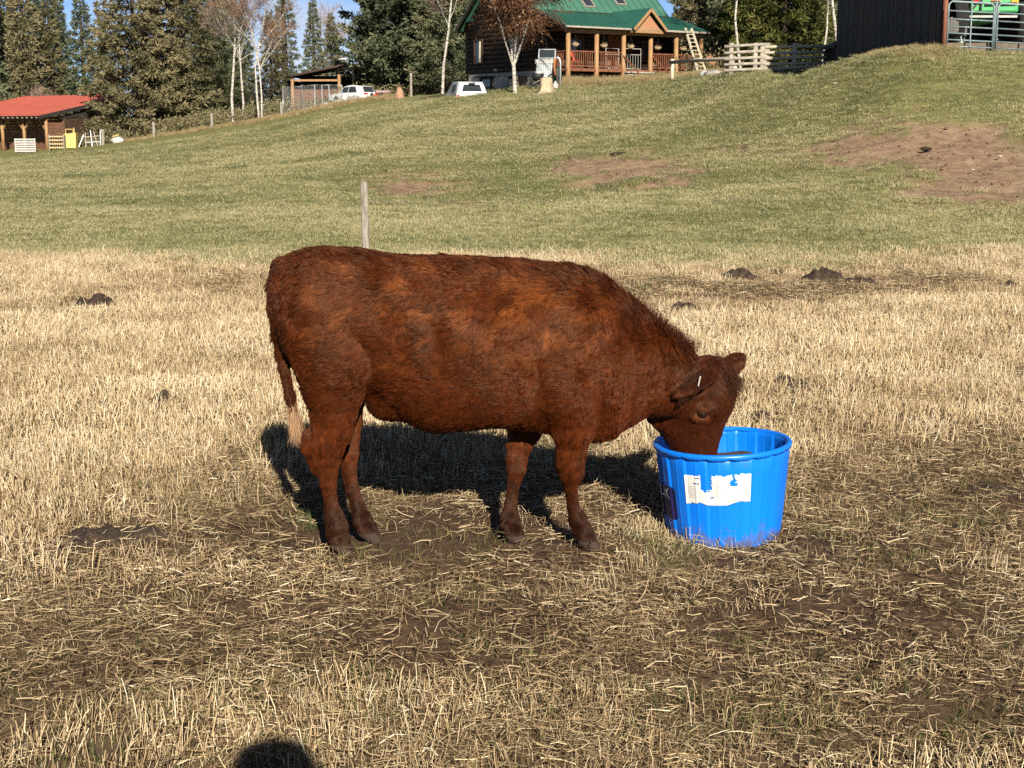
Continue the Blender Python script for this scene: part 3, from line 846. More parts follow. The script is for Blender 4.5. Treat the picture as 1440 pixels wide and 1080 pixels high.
def curve_obj(name, P, rad, cols, npt, matl, parent):
    """P: n x npt x 3 strands"""
    n = len(P)
    hc = bpy.data.hair_curves.new(name)
    hc.add_curves([npt] * n)
    hc.attributes['position'].data.foreach_set('vector', P.reshape(-1).astype(np.float32))
    ra = hc.attributes.get('radius') or hc.attributes.new('radius', 'FLOAT', 'POINT')
    ra.data.foreach_set('value', rad.reshape(-1).astype(np.float32))
    ca = hc.attributes.new('tint', 'FLOAT_COLOR', 'CURVE')
    ca.data.foreach_set('color', np.concatenate([cols, np.ones((n, 1))], 1).astype(np.float32).ravel())
    hc.materials.append(matl)
    o = bpy.data.objects.new(name, hc); COL.objects.link(o); o.parent = parent
    return o
def hair_mat(name, rough=.42):
    m = bpy.data.materials.new(name); m.use_nodes = True; n = m.node_tree; p = n.nodes['Principled BSDF']; a = n.nodes.new('ShaderNodeAttribute'); a.attribute_name = 'tint'
    p.inputs['Roughness'].default_value = rough; p.inputs['Specular IOR Level'].default_value = .22
    p.inputs['Specular Tint'].default_value = (1, .72, .5, 1)
    g = n.nodes.new('ShaderNodeMixRGB'); g.blend_type = 'MULTIPLY'; g.inputs['Fac'].default_value = 1; g.inputs['Color2'].default_value = (.76, .64, .52, 1)
    n.links.new(a.outputs['Color'], g.inputs['Color1']); n.links.new(g.outputs['Color'], p.inputs['Base Color'])
    return m
fur_m = hair_mat('red_brown_coat')
def attr_mat(name, rough):
    m = bpy.data.materials.new(name); m.use_nodes = True; p = m.node_tree.nodes['Principled BSDF']
    a = m.node_tree.nodes.new('ShaderNodeAttribute'); a.attribute_name = 'tint'
    m.node_tree.links.new(a.outputs['Color'], p.inputs['Base Color']); p.inputs['Roughness'].default_value = rough; p.inputs['Specular IOR Level'].default_value = .04
    return m
cow = empty('cow', (0, 0, 0), 0, 'shaggy red-brown heifer bending its head into the blue tub', 'cow')
body = link('body', cme, attr_mat('cow_hide', .8), cow)
nv = len(cme.vertices); vco = np.empty(nv * 3, np.float32); cme.vertices.foreach_get('co', vco); vco = vco.reshape(-1, 3)
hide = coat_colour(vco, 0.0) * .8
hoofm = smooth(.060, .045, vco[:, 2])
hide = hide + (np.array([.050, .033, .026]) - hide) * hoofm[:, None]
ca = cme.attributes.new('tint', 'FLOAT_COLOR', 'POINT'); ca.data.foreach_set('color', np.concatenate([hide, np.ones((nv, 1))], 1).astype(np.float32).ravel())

# coat: strands combed along the body, gathered in wavy locks
cme.calc_loop_triangles()
nt_ = len(cme.loop_triangles); tri = np.empty(nt_ * 3, np.int32); cme.loop_triangles.foreach_get('vertices', tri); tri = tri.reshape(-1, 3)
vno = np.empty(nv * 3, np.float32); cme.vertices.foreach_get('normal', vno); vno = vno.reshape(-1, 3)
ta, tb_, tc_ = vco[tri[:, 0]], vco[tri[:, 1]], vco[tri[:, 2]]
area = .5 * np.linalg.norm(np.cross(tb_ - ta, tc_ - ta), axis=1)
cen = (ta + tb_ + tc_) / 3
tn = vno[tri].mean(1)
wgt = area * np.where(tn[:, 1] < .35, 1.0, .22)                    # the far side needs fewer
def sample(n):
    i = rng.choice(nt_, n, p=wgt / wgt.sum()); u = rng.random((n, 2)); f = u.sum(1) > 1; u[f] = 1 - u[f]
    b = np.stack([1 - u.sum(1), u[:, 0], u[:, 1]], 1)[:, :, None]
    p = (vco[tri[i]] * b).sum(1); nn = (vno[tri[i]] * b).sum(1); nn /= np.linalg.norm(nn, axis=1, keepdims=True) + 1e-9
    return p, nn
def comb(p):
    x, y, z = p.T
    d = np.zeros_like(p)
    d[:, 0] = -.75; d[:, 2] = -.65
    ng = smooth(.15, .4, x)[:, None]                               # shoulder and neck: back and down
    d = d * (1 - ng) + np.array([-.55, 0, -.8]) * ng
    tp = smooth(.10, .0, np.interp(x, tx, tt) - z)[:, None] * (x < .55)[:, None]
    d = d * (1 - tp) + np.array([-1, 0, .05]) * tp
    lg = smooth(.62, .5, z)[:, None] * (x < .6)[:, None]
    d = d * (1 - lg) + np.array([-.25, 0, -1]) * lg
    rel = p - np.array(HO)
    a = rel @ np.array(h_a); f = rel @ np.array(h_f)
    hd = (smooth(.52, .66, x) * smooth(.86, .74, z))[:, None]
    fd = np.array(h_a)[None] * .9 - np.array(h_f)[None] * np.clip(.6 - f * 6, 0, 1.2)[:, None]
    d = d * (1 - hd) + fd * hd
    rump = smooth(-.72, -.86, x)[:, None] * (z > .6)[:, None]
    d = d * (1 - rump) + np.array([-.2, 0, -1]) * rump
    return d
def lengths(p):
    x, y, z = p.T
    ln = .027 + .020 * smooth(.58, .88, z) * (1 - .45 * smooth(-.62, -.82, x)) + .012 * (fbm(x * 6, y * 6, z * 6, oct=2, seed=95) - .3)
    ln = ln + (.0125 - ln) * smooth(.64, .34, z) * (x < .6)
    crest = smooth(.05, .0, np.interp(x, [.1, .27, .50, .70, .78], [1.06, 1.03, .86, .75, .70]) - z) * (x > .12) * (x < .74)
    ln = ln + .016 * crest
    hd = smooth(.56, .70, x) * smooth(.80, .70, z)
    ln = ln * (1 - hd) + .014 * hd
    br = smooth(.12, .0, z - np.interp(x, tx, tb)) * (x > -.55) * (x < .42)
    ln = ln + .012 * br * (z > .4)
    for e in EYES:
        ln = np.where(np.linalg.norm(p - np.array(e), axis=1) < .031, .004, ln)
    return ln * rng.uniform(.65, 1.2, len(p))
NH, NPT = 330000, 6
hp_, hn = sample(NH)
ok = hp_[:, 2] > .062
hp_, hn = hp_[ok], hn[ok]
NH = len(hp_)
d0 = comb(hp_)
# swirl of the groom
ang = (fbm(hp_[:, 0] * 6.5, hp_[:, 1] * 5.5, hp_[:, 2] * 5.5, oct=3, seed=131) - .5) * 2.2 * smooth(.45, .7, hp_[:, 2]) * (1 - .65 * smooth(.5, .64, hp_[:, 0]))
ang += (fbm(hp_[:, 0] * 16, hp_[:, 1] * 16, hp_[:, 2] * 16, oct=2, seed=98) - .5) * 0.9 * smooth(.4, .6, hp_[:, 2])
def tangent(d, n_): 
    t = d - n_ * (d * n_).sum(1, keepdims=True); return t / (np.linalg.norm(t, axis=1, keepdims=True) + 1e-6)
T = tangent(d0, hn); B = np.cross(hn, T)
T = T * np.cos(ang)[:, None] + B * np.sin(ang)[:, None]; T = T + rng.normal(0, .12, T.shape); T = tangent(T, hn); B = np.cross(hn, T)
cell = .014
key = (np.floor(hp_ / cell + (fbm(hp_[:, 0] * 9, hp_[:, 1] * 9, hp_[:, 2] * 9, oct=2, seed=103)[:, None] - .5) * 3.0)).astype(np.int64)
kid = key[:, 0] * 1000003 + key[:, 1] * 10007 + key[:, 2]
_, inv = np.unique(kid, return_inverse=True)
cnt = np.bincount(inv).astype(float)
la = (rng.normal(0, .13, cnt.size)[inv] * smooth(.42, .66, hp_[:, 2]))[:, None]
T = T * np.cos(la) + B * np.sin(la); B = np.cross(hn, T)
ln = lengths(hp_)
ln = ln * (1 + rng.normal(0, .16, cnt.size)[inv])
lift = np.clip(.12 + .32 * (fbm(hp_[:, 0] * 13, hp_[:, 1] * 13, hp_[:, 2] * 13, oct=3, seed=133) - .45) + rng.normal(0, .06, NH) + rng.normal(0, .055, cnt.size)[inv], .10, .6)
ts = np.linspace(0, 1, NPT)
ph = fbm(hp_[:, 0] * 25, hp_[:, 1] * 25, hp_[:, 2] * 25, oct=2, seed=101) * 12
wav = .007 * smooth(.02, .042, ln)
P = np.empty((NH, NPT, 3), np.float32)
for i, t in enumerate(ts):
    P[:, i] = hp_ + hn * .0004 + T * (ln * t)[:, None] + hn * (ln * lift * t * (1 - .35 * t))[:, None] + B * (wav * t * np.sin(ph + 5.0 * t))[:, None]
# gather into locks: pull the tips towards the lock's middle
mtip = np.stack([np.bincount(inv, P[:, -1, k]) / cnt for k in range(3)], 1); mroot = np.stack([np.bincount(inv, hp_[:, k]) / cnt for k in range(3)], 1)
pull = (mtip - mroot)[inv] + mroot[inv]
cl = (rng.uniform(.35, .85, NH) * smooth(.012, .03, ln))
for i, t in enumerate(ts):
    P[:, i] += (pull - P[:, -1]) * (cl * t ** 1.6)[:, None] if i < NPT - 1 else 0
P[:, -1] += (pull - P[:, -1]) * cl[:, None]
rad = (np.array([1, 1, .95, .8, .55, .18]) * .00078)[None].repeat(NH, 0) * rng.uniform(.8, 1.3, NH)[:, None]
lockj = rng.normal(0, .16, cnt.size)[inv]
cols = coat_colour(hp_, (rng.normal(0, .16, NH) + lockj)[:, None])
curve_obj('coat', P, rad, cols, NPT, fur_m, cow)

# longer hair: tail switch, forelock
def strands(root, dirs, ln_, n, spread, col, curl, r0=.0006, npt=9, drop=.5, cj=.18):
    root = np.asarray(root); k = len(root)
    i = rng.integers(0, k, n)
    p = root[i] + rng.normal(0, spread, (n, 3)); d = np.asarray(dirs)[i] + rng.normal(0, .13, (n, 3))
    d /= np.linalg.norm(d, axis=1, keepdims=True)
    lnn = ln_ * rng.uniform(.6, 1.1, n); q = rng.random(n) * 6.28; ax = rng.normal(0, 1, (n, 3)); ax /= np.linalg.norm(ax, axis=1, keepdims=True)
    P = np.empty((n, npt, 3))
    for j, t in enumerate(np.linspace(0, 1, npt)):
        P[:, j] = p + d * (lnn * t)[:, None] + np.array([0, 0, -1]) * (lnn * drop * t * t)[:, None] + ax * (curl * t * np.sin(q * .2 + 7 * t))[:, None]
    rd = np.linspace(1, .3, npt)[None].repeat(n, 0) * r0
    return P, rd, np.clip(np.array(col)[None] * (1 + rng.normal(0, cj, (n, 1))), .005, .9)
tr_ = np.array([np.array(TAIL[-2]) * (1 - t) + np.array(TAIL[-1]) * t for t in np.linspace(.2, 1, 8)])
Pt, Rt, Ct = strands(tr_, [(.10, 0, -1)] * 8, .105, 1100, .006, (.42, .30, .21), .006, drop=.1, cj=.35)
curve_obj('tail_switch', Pt, Rt, Ct, 9, fur_m, cow)
fr_ = [hp(.05 + .05 * a, b, -.015 + .05 * abs(a)) for a in (0, .5, 1) for b in (-.04, -.02, 0, .02, .04)]
Pf, Rf, Cf = strands([tuple(v) for v in fr_], [tuple(h_f * .7 + Vector((0, 0, -.15)))] * len(fr_), .060, 1500, .012, (.035, .0095, .0045), .012, drop=.9)
curve_obj('forelock', Pf, Rf, Cf, 9, fur_m, cow)
# bristling crest of the neck
cp_ = [(805, 384), (830, 392), (850, 403), (870, 417), (890, 431), (910, 445), (930, 459), (950, 475), (968, 490)]
cr_ = [tuple(mid(a, b + 5, dy)) for a, b in cp_ for dy in (-.03, 0, .03)]
cr_ = cr_ + [tuple((np.array(cr_[i]) + np.array(cr_[i + 3])) / 2) for i in range(len(cr_) - 3)]
Pc, Rc, Cc = strands(cr_, [(.25, 0, .85)] * len(cr_), .040, 5200, .012, (.040, .0105, .0034), .006, drop=.0)
curve_obj('neck_crest', Pc, Rc, Cc, 9, fur_m, cow)
# fringe inside and along the near ear
eb, et = at(1002, 523, HD - .085), at(958, 553, HD - .20)
er_ = [tuple(eb.lerp(et, t) + Vector((0, 0, o_))) for t in np.linspace(.1, .95, 9) for o_ in (-.028, 0, .025)]
Pe, Re, Ce = strands(er_, [(-.55, -.35, -.55)] * len(er_), .026, 800, .006, (.022, .0062, .0030), .005, drop=.2)
curve_obj('ear_fringe', Pe, Re, Ce, 9, fur_m, cow)
# eyes, ear tag, hooves
eye_m = mat('eye_gloss', (.012, .0065, .004), (.02, .010, .006), rough=.10, spec=.3)
for e in EYES:
    sg = -1 if e.y < HD else 1
    MB().ball(e + h_l * (sg * .004) + h_f * .002, (.0215, .0215, .0215), 16, 10).build('eye', eye_m, cow, True)
tag_m = mat('white_plastic', (.42, .40, .37), (.36, .34, .32), rough=.5)
MB().bar(at(985, 529, HD - .185), at(982, 543, HD - .195), .0028, .004).build('ear_tag', tag_m, cow)
# ------------------------------------------------------------------ feed tub
TUBX, TUBY = at(1021, 615, 5.55).x, 5.55
TZ = H(TUBX, TUBY) - .004
tub = empty('feed_tub', (TUBX, TUBY, TZ), 0, 'blue plastic feed tub with torn white label, the cow eating from it', 'tub')
tub.rotation_euler = (math.radians(-.5), math.radians(-2.3), math.radians(8))
TH, RT, RB = .385, .262, .218
NST = 18
def tub_r(a, z, inner=False):
    """radius of the fluted wall: overlapping staves, each with a step at one edge"""
    t = (a / (2 * math.pi) * NST) % 1.0
    base = RB + (RT - RB) * (z / TH) ** .9
    step = .0055 * min(1.0, t / .06) - .0055 * t if False else (.0075 * (1 - smooth(.0, .05, np.array(t))) + .0075 * t)
    rib = .0016 * (1 - smooth(.03, .075, np.abs(np.array(t) - .52)))
    flute = float(step) + float(rib)
    fade = float(smooth(.0, .03, np.array(z)) * (1 - smooth(TH - .035, TH - .018, np.array(z))))
    return base + flute * fade - (.004 if inner else 0)
blue_m = mat('blue_plastic', (.0015, .142, .64), (.0015, .155, .67), scale=3, rough=.38, spec=.45, bump=.06, bscale=40)
# scuffs on the plastic
def scuff(m):
    n = m.node_tree; p = n.nodes['Principled BSDF']; l = n.links.new
    src = p.inputs['Base Color'].links[0].from_socket
    ns = n.nodes.new('ShaderNodeTexNoise'); ns.inputs['Scale'].default_value = 30; ns.inputs['Detail'].default_value = 8
    r = n.nodes.new('ShaderNodeMapRange'); r.inputs['From Min'].default_value = .66; r.inputs['From Max'].default_value = .76; r.inputs['To Max'].default_value = .55
    mx = n.nodes.new('ShaderNodeMixRGB'); mx.inputs['Color2'].default_value = (.05, .09, .2, 1)
    tc = n.nodes.new('ShaderNodeTexCoord'); l(tc.outputs['Object'], ns.inputs['Vector'])
    l(ns.outputs['Fac'], r.inputs['Value']); l(r.outputs['Result'], mx.inputs['Fac']); l(src, mx.inputs['Color1']); l(mx.outputs['Color'], p.inputs['Base Color'])
scuff(blue_m)
def mud(m):
    # dried mud splashed up the lower wall
    n = m.node_tree; p = n.nodes['Principled BSDF']; l = n.links.new
    src = p.inputs['Base Color'].links[0].from_socket
    tc = n.nodes.new('ShaderNodeTexCoord'); sx = n.nodes.new('ShaderNodeSeparateXYZ'); ns = n.nodes.new('ShaderNodeTexNoise'); ns.inputs['Scale'].default_value = 18; ns.inputs['Detail'].default_value = 9; ns.inputs['Roughness'].default_value = .7
    h = n.nodes.new('ShaderNodeMapRange'); h.inputs['From Min'].default_value = 0; h.inputs['From Max'].default_value = .16; h.inputs['To Min'].default_value = .22; h.inputs['To Max'].default_value = -.16
    ad = n.nodes.new('ShaderNodeMath'); r = n.nodes.new('ShaderNodeMapRange'); r.inputs['From Min'].default_value = .56; r.inputs['From Max'].default_value = .70; r.inputs['To Max'].default_value = .7
    mx = n.nodes.new('ShaderNodeMixRGB'); mx.inputs['Color2'].default_value = (.10, .075, .05, 1)
    l(tc.outputs['Object'], sx.inputs[0]); l(tc.outputs['Object'], ns.inputs['Vector']); l(sx.outputs['Z'], h.inputs['Value']); l(ns.outputs['Fac'], ad.inputs[0]); l(h.outputs['Result'], ad.inputs[1])
    l(ad.outputs[0], r.inputs['Value']); l(r.outputs['Result'], mx.inputs['Fac']); l(src, mx.inputs['Color1']); l(mx.outputs['Color'], p.inputs['Base Color'])
mud(blue_m)
NA = NST * 22
zs_o = [0, .006, .02, .035, .07, .15, .23, .31, TH - .035, TH - .026, TH - .018, TH - .005]
rows = []
A_ = [2 * math.pi * k / NA for k in range(NA)]
for z in zs_o: rows.append([(tub_r(a, z), z) for a in A_])
rin = [TH - .007, TH - .03, .30, .2, .1, .02, .012]
vs, fs = [], []
def ring(r_of, z):
    b = len(vs)
    for a in A_: vs.append((r_of(a) * math.cos(a), r_of(a) * math.sin(a), z)); 
    return b
rings = [ring(lambda a, z=z: tub_r(a, z), z) for z in zs_o]
rings += [ring(lambda a, z=z: tub_r(a, z, True) - .001, z) for z in rin]
for b0, b1 in zip(rings[:-1], rings[1:]):
    for k in range(NA): fs.append((b0 + k, b0 + (k + 1) % NA, b1 + (k + 1) % NA, b1 + k))
fs.append(tuple(rings[0] + k for k in range(NA - 1, -1, -1))); fs.append(tuple(rings[-1] + k for k in range(NA)))
tm = mesh_np('tub_wall', np.array(vs), fs); tm.polygons.foreach_set('use_smooth', np.array([len(f) == 4 for f in fs]))
link('tub_wall', tm, blue_m, tub)
# rolled rim, scalloped underneath
vs, fs = [], []
prof = [(-.004, -.017), (.005, -.020), (.011, -.019), (.0130, -.010), (.0130, -.003), (.009, .002), (.002, .0032), (-.005, .001), (-.007, -.005)]
for k, a in enumerate(A_):
    t = (a / (2 * math.pi) * NST) % 1
    sc = .005 * max(0, math.cos(2 * math.pi * t)) ** 2
    for r, z in prof:
        dz = sc if z < -.012 else 0
        R = RT + r + (.002 * math.sin(3 * a + 1) if True else 0)
        vs.append((R * math.cos(a), R * math.sin(a), TH + z + dz))
m_ = len(prof)
for k in range(NA):
    for j in range(m_):
        fs.append((k * m_ + j, ((k + 1) % NA) * m_ + j, ((k + 1) % NA) * m_ + (j + 1) % m_, k * m_ + (j + 1) % m_))
link('rim', mesh_np('rim', np.array(vs), np.array(fs), True), blue_m, tub)
# feed inside
feed_m = mat('feed', (.035, .024, .016), (.10, .07, .045), scale=60, rough=.9, bump=.8)
vs, fs = [], []
q = 26
for i in range(q + 1):
    for k in range(48):
        r = .236 * i / q; a = k * 2 * math.pi / 48
        X_, Y_ = r * math.cos(a), r * math.sin(a)
        vs.append((X_, Y_, .20 + .12 * float(smooth(-.08, .16, np.array(X_ * .30 + Y_ * .95))) * .75 + .03 * (float(fbm(np.array([X_ * 14]), np.array([Y_ * 14]), oct=4, seed=5)[0]) - .5)))
for i in range(q):
    for k in range(48): fs.append((i * 48 + k, i * 48 + (k + 1) % 48, (i + 1) * 48 + (k + 1) % 48, (i + 1) * 48 + k))
link('feed', mesh_np('feed', np.array(vs), np.array(fs), True), feed_m, tub)
# labels that follow the wall
def on_wall(a, z, off): 
    r = tub_r(a, z) + off
    return (r * math.cos(a), r * math.sin(a), z)
A0 = -math.pi / 2 - math.radians(8)            # angle facing the camera
def ang_px(px): return A0 + math.asin(max(-1, min(1, (px - 1021) / 95.0)))
def wall_sheet(name, a0, a1, z0, z1, keep, matl, off=.0022, na=90, nz=50, skew=0.0):
    vs, fs, ok = [], [], {}
    for j in range(nz + 1):
        for i in range(na + 1):
            u, w = i / na, j / nz
            vs.append(on_wall(a0 + (a1 - a0) * u, z0 + (z1 - z0) * w + skew * u, off))
    for j in range(nz):
        for i in range(na):
            if keep((i + .5) / na, (j + .5) / nz): fs.append((j * (na + 1) + i, j * (na + 1) + i + 1, (j + 1) * (na + 1) + i + 1, (j + 1) * (na + 1) + i))
    me = mesh_np(name, np.array(vs), np.array(fs), True)
    o = link(name, me, matl, tub)
    so = o.modifiers.new('thick', 'SOLIDIFY'); so.thickness = .0008; so.offset = -1
    return o
def torn(u, w):
    n = float(fbm(np.array([u * 22]), np.array([w * 18]), oct=3, seed=8)[0]) - .5
    if .255 + .03 * n < u < .42 + .04 * n and w > .45 + .22 * n + (.10 if u > .3 else .22) * (0.42 - u): return False      # torn strip at the top
    if abs(u - .735 - .12 * n) < .075 * (1 - (w - .62) / .33) and .60 + .1 * n < w < .92: return False                    # torn triangle
    if abs(u - .735) < .016 and w > .88: return False
    if w < .05 + .10 * n + .05 * math.sin(u * 9) - .02: return False
    if w > .975 + .1 * n: return False
    return True
paper_m = mat('label_paper', (.60, .585, .55), (.50, .47, .42), scale=14, rough=.6, lo=.3, hi=.8)
la0, la1 = ang_px(957), ang_px(1048)
wall_sheet('paper_label', la0, la1, .178, .302, torn, paper_m, skew=.012)
navy_m = mat('navy_label', (.008, .008, .045), (.012, .010, .06), rough=.5)
na0, na1 = ang_px(921) - .55, ang_px(942) 
wall_sheet('navy_label', na0, na1, .10, .235, lambda u, w: not ((u > .95 or u < .05) and (w > .93 or w < .07)), navy_m, skew=0)
white_m = mat('print_white', (.75, .75, .78), rough=.5)
print_m = mat('print_grey', (.42, .40, .38), (.5, .48, .46), rough=.6); printb_m = mat('print_blue', (.05, .09, .33), rough=.6)
def wall_text(name, txt, a_mid, z, size, matl, off=.0034, slant=0.0):
    cu = bpy.data.curves.new(name, 'FONT'); cu.body = txt; cu.size = size; cu.align_x = 'CENTER'; cu.shear = slant; cu.resolution_u = 3; cu.offset = size * .015
    o = bpy.data.objects.new(name, cu); COL.objects.link(o)
    bpy.context.view_layer.update()
    dg = bpy.context.evaluated_depsgraph_get()
    me = bpy.data.meshes.new_from_object(o.evaluated_get(dg))
    bpy.data.objects.remove(o)
    bm = bmesh.new(); bm.from_mesh(me)
    bmesh.ops.subdivide_edges(bm, edges=bm.edges, cuts=2)
    for v in bm.verts: 
        a = a_mid + v.co.x / .245
        v.co = on_wall(a, z + v.co.y, off)
    bm.to_mesh(me); bm.free(); me.materials.clear()
    return link(name, me, matl, tub)
wall_text('lettering', 'LIX', ang_px(931) - .05, .185, .060, white_m, slant=.0)
wall_text('lettering', '180', la0 + (la1 - la0) * .42, .212, .013, printb_m)
# rows of fine print on the paper
def bar_print(name, u0, u1, w, h, m):
    return wall_sheet(name, la0 + (la1 - la0) * u0, la0 + (la1 - la0) * u1, .182 + .12 * w + .012 * u0, .182 + .12 * (w + h) + .012 * u0, lambda u, v: (math.sin(u * 37 + w * 50) + math.sin(u * 91 + w * 17)) > -.9, m, off=.0034, na=30, nz=1)
for w in np.arange(.24, .50, .055): bar_print('fine_print', .60, .90, w, .018, print_m)
for w in np.arange(.30, .85, .06): bar_print('fine_print', .44, .55, w, .016, print_m)
for w in np.arange(.25, .62, .06): bar_print('fine_print', .05, .20, w, .016, print_m)
bar_print('fine_print', .66, .86, .12, .022, mat('print_brown', (.36, .24, .18), rough=.6)); bar_print('fine_print', .88, .95, .36, .06, print_m)
bar_print('logo_stroke', .14, .24, .70, .035, printb_m); bar_print('logo_stroke', .18, .25, .88, .03, printb_m)
# ------------------------------------------------------------------ materials for the buildings
log_m = mat('dark_stained_logs', (.026, .014, .009), (.050, .028, .017), scale=3, stretch=(1, 1, 6), rough=.7, bump=.3)
post_m = mat('honey_log', (.22, .12, .05), (.30, .175, .08), scale=4, stretch=(3, 3, .6), rough=.6)
rail_m = mat('red_cedar', (.12, .045, .022), (.18, .072, .036), scale=5, rough=.65)
roofg_m = mat('green_metal_roof', (.042, .120, .083), (.053, .140, .098), scale=1.2, rough=.42, spec=.5)
roofg2_m = mat('green_metal_porch_roof', (.018, .085, .060), (.024, .10, .07), scale=1.2, rough=.45, spec=.5)
conc_m = mat('concrete', (.27, .25, .22), (.37, .345, .31), scale=2.5, rough=.9, bump=.2)
glass_m = mat('window_glass', (.02, .025, .03), (.03, .035, .04), rough=.05, spec=.7)
wtrim_m = mat('white_trim', (.30, .29, .27), (.40, .385, .36), rough=.6)
cedar_m = mat('cedar_shingle', (.26, .12, .06), (.34, .17, .09), scale=9, stretch=(1, 1, 3), rough=.7)
dark_m = mat('dark_interior', (.016, .013, .011), (.022, .018, .015), rough=.9)
grey_wood = mat('weathered_wood', (.20, .175, .14), (.34, .30, .245), scale=6, stretch=(1, 1, 4), rough=.85, bump=.3)
pale_wood = mat('pale_wood', (.38, .33, .235), (.50, .44, .33), scale=6, stretch=(1, 1, 4), rough=.8)
brown_wood = mat('brown_plank', (.085, .040, .024), (.17, .082, .048), scale=3, stretch=(.6, .6, 8), rough=.85, bump=.3)
steel_m = mat('galvanised_steel', (.45, .47, .48), (.58, .60, .61), scale=6, rough=.4, metal=.6)
white_car = mat('white_car_paint', (.52, .53, .54), (.54, .55, .56), rough=.25, spec=.5, coat=.5)
black_m = mat('black_plastic', (.014, .014, .015), (.022, .022, .023), rough=.55)
tyre_m = mat('tyre_rubber', (.008, .008, .008), (.014, .014, .014), rough=.9)
red_lamp = mat('red_lamp', (.40, .012, .010), (.45, .015, .012), rough=.2)
curtain_m = mat('cream_curtain', (.55, .47, .34), (.63, .55, .42), rough=.9)

# ------------------------------------------------------------------ log house
HOx = at(797, 113, 84)
HG = HOx.z
house = empty('log_house', (HOx.x, 84, HG), math.radians(34), 'dark log house with green metal roof, skylights and a railed porch', 'house')
FL = .72                       # porch floor above the ground
def hx(px, y=0.0):             # place along the facade for a photograph column
    k = (px - 720) / 2000.0
    X0, Y0 = HOx.x - .559 * y, 84 + .829 * y
    return (k * Y0 - X0) / (.829 - .559 * k)
WX0, WX1, WY0, WY1 = 0.0, 9.7, 2.4, 10.6
# concrete foundation, log walls
MB().box(((WX0 + WX1) / 2, (WY0 + WY1) / 2, -.40), (WX1 - WX0, WY1 - WY0, 2.1)).build('foundation', conc_m, house)
lh, wall_top = .27, 4.05
nlog = int((wall_top - .66) / lh)
def log(a, b, z, r=.15):
    return MB().tube([(a[0], a[1], z), (b[0], b[1], z)], r, 8).build('log', log_m, house, True)
for i in range(nlog):
    z = .66 + lh * (i + .5)
    log((WX0 + .05, WY0 - .25), (WX0 + .05, WY1 + .25), z)
    log((WX0 - .25, WY0 + .05), (WX1 + .25, WY0 + .05), z + .1)
RY, RZ0, TP_ = (WY0 + WY1) / 2, 4.10, .94
for i in range(12):            # gable logs
    z = wall_top + .12 + lh * i
    half = (RZ0 + (RY - 2.7) * TP_ - z) / TP_ - .25
    if half > .3: log((WX0 + .05, RY - half), (WX0 + .05, RY + half), z)
MB().box(((WX0 + WX1) / 2 + .2, RY, 2.4), (WX1 - WX0 - .3, WY1 - WY0 - .3, 3.5)).build('interior', dark_m, house)
# main roof: standing seam panels
def slope_panels(name, x0, x1, n, ya, za, yb, zb, m, th=.05):
    w = (x1 - x0) / n
    d = Vector((0, yb - ya, zb - za)); nrm = Vector((0, -(zb - za), yb - ya)).normalized()
    for i in range(n):
        a = x0 + i * w
        b = MB()
        poly = [Vector((a, ya, za)), Vector((a + w - .004, ya, za)), Vector((a + w - .004, yb, zb)), Vector((a, yb, zb))]
        b.prism(poly, nrm * -th)
        b.prism([p + nrm * .001 for p in (Vector((a, ya, za)), Vector((a + .045, ya, za)), Vector((a + .045, yb, zb)), Vector((a, yb, zb)))], nrm * .05)
        b.build(name, m, house)
RX0, RX1 = -.45, 9.85
slope_panels('roof_panel', RX0, RX1, 19, 2.62, RZ0 - .04, RY, RZ0 + (RY - 2.7) * TP_, roofg_m)
slope_panels('roof_panel', RX0, RX1, 19, WY1 + .9, RZ0 - .7, RY, RZ0 + (RY - 2.7) * TP_, roofg_m)
slope_panels('porch_roof_panel', -.5, 10.4, 26, -.55, 3.06, 2.72, RZ0 + .03, roofg2_m)
MB().box((4.95, -.58, 3.0), (10.9, .04, .10)).build('fascia', grey_wood, house)
for xx in (-.5, 10.4):
    MB().bar((xx, -.55, 2.94), (xx, 2.7, RZ0 - .1), .05, .17).build('fascia', dark_m, house)
for xx in (RX0, RX1):
    MB().bar((xx, 2.62, RZ0 - .16), (xx, RY, RZ0 + (RY - 2.7) * TP_ - .12), .05, .2).build('fascia', dark_m, house)
    MB().bar((xx, WY1 + .9, RZ0 - .82), (xx, RY, RZ0 + (RY - 2.7) * TP_ - .12), .05, .2).build('fascia', dark_m, house)
# skylights
def on_roof(x, y, off=0):
    n = Vector((0, -TP_, 1)).normalized()
    return Vector((x, y, RZ0 + (y - 2.7) * TP_)) + n * off
for px, py in ((819, 9), (866, 5)):
    sx = hx(px, 3.6); yc = 3.42 if px < 840 else 3.72
    fr = empty('skylight', on_roof(sx, yc, .06)); fr.parent = house
    sl = math.atan(TP_)
    fr.rotation_euler = (sl, 0, 0)
    f = MB()
    for s_ in (-1, 1):
        f.box((s_ * .36, 0, .02), (.07, 1.0, .09)); f.box((0, s_ * .47, .02), (.65, .06, .09))
    f.build('frame', grey_wood, fr); MB().box((0, 0, .03), (.62, .85, .04)).build('pane', glass_m, fr)
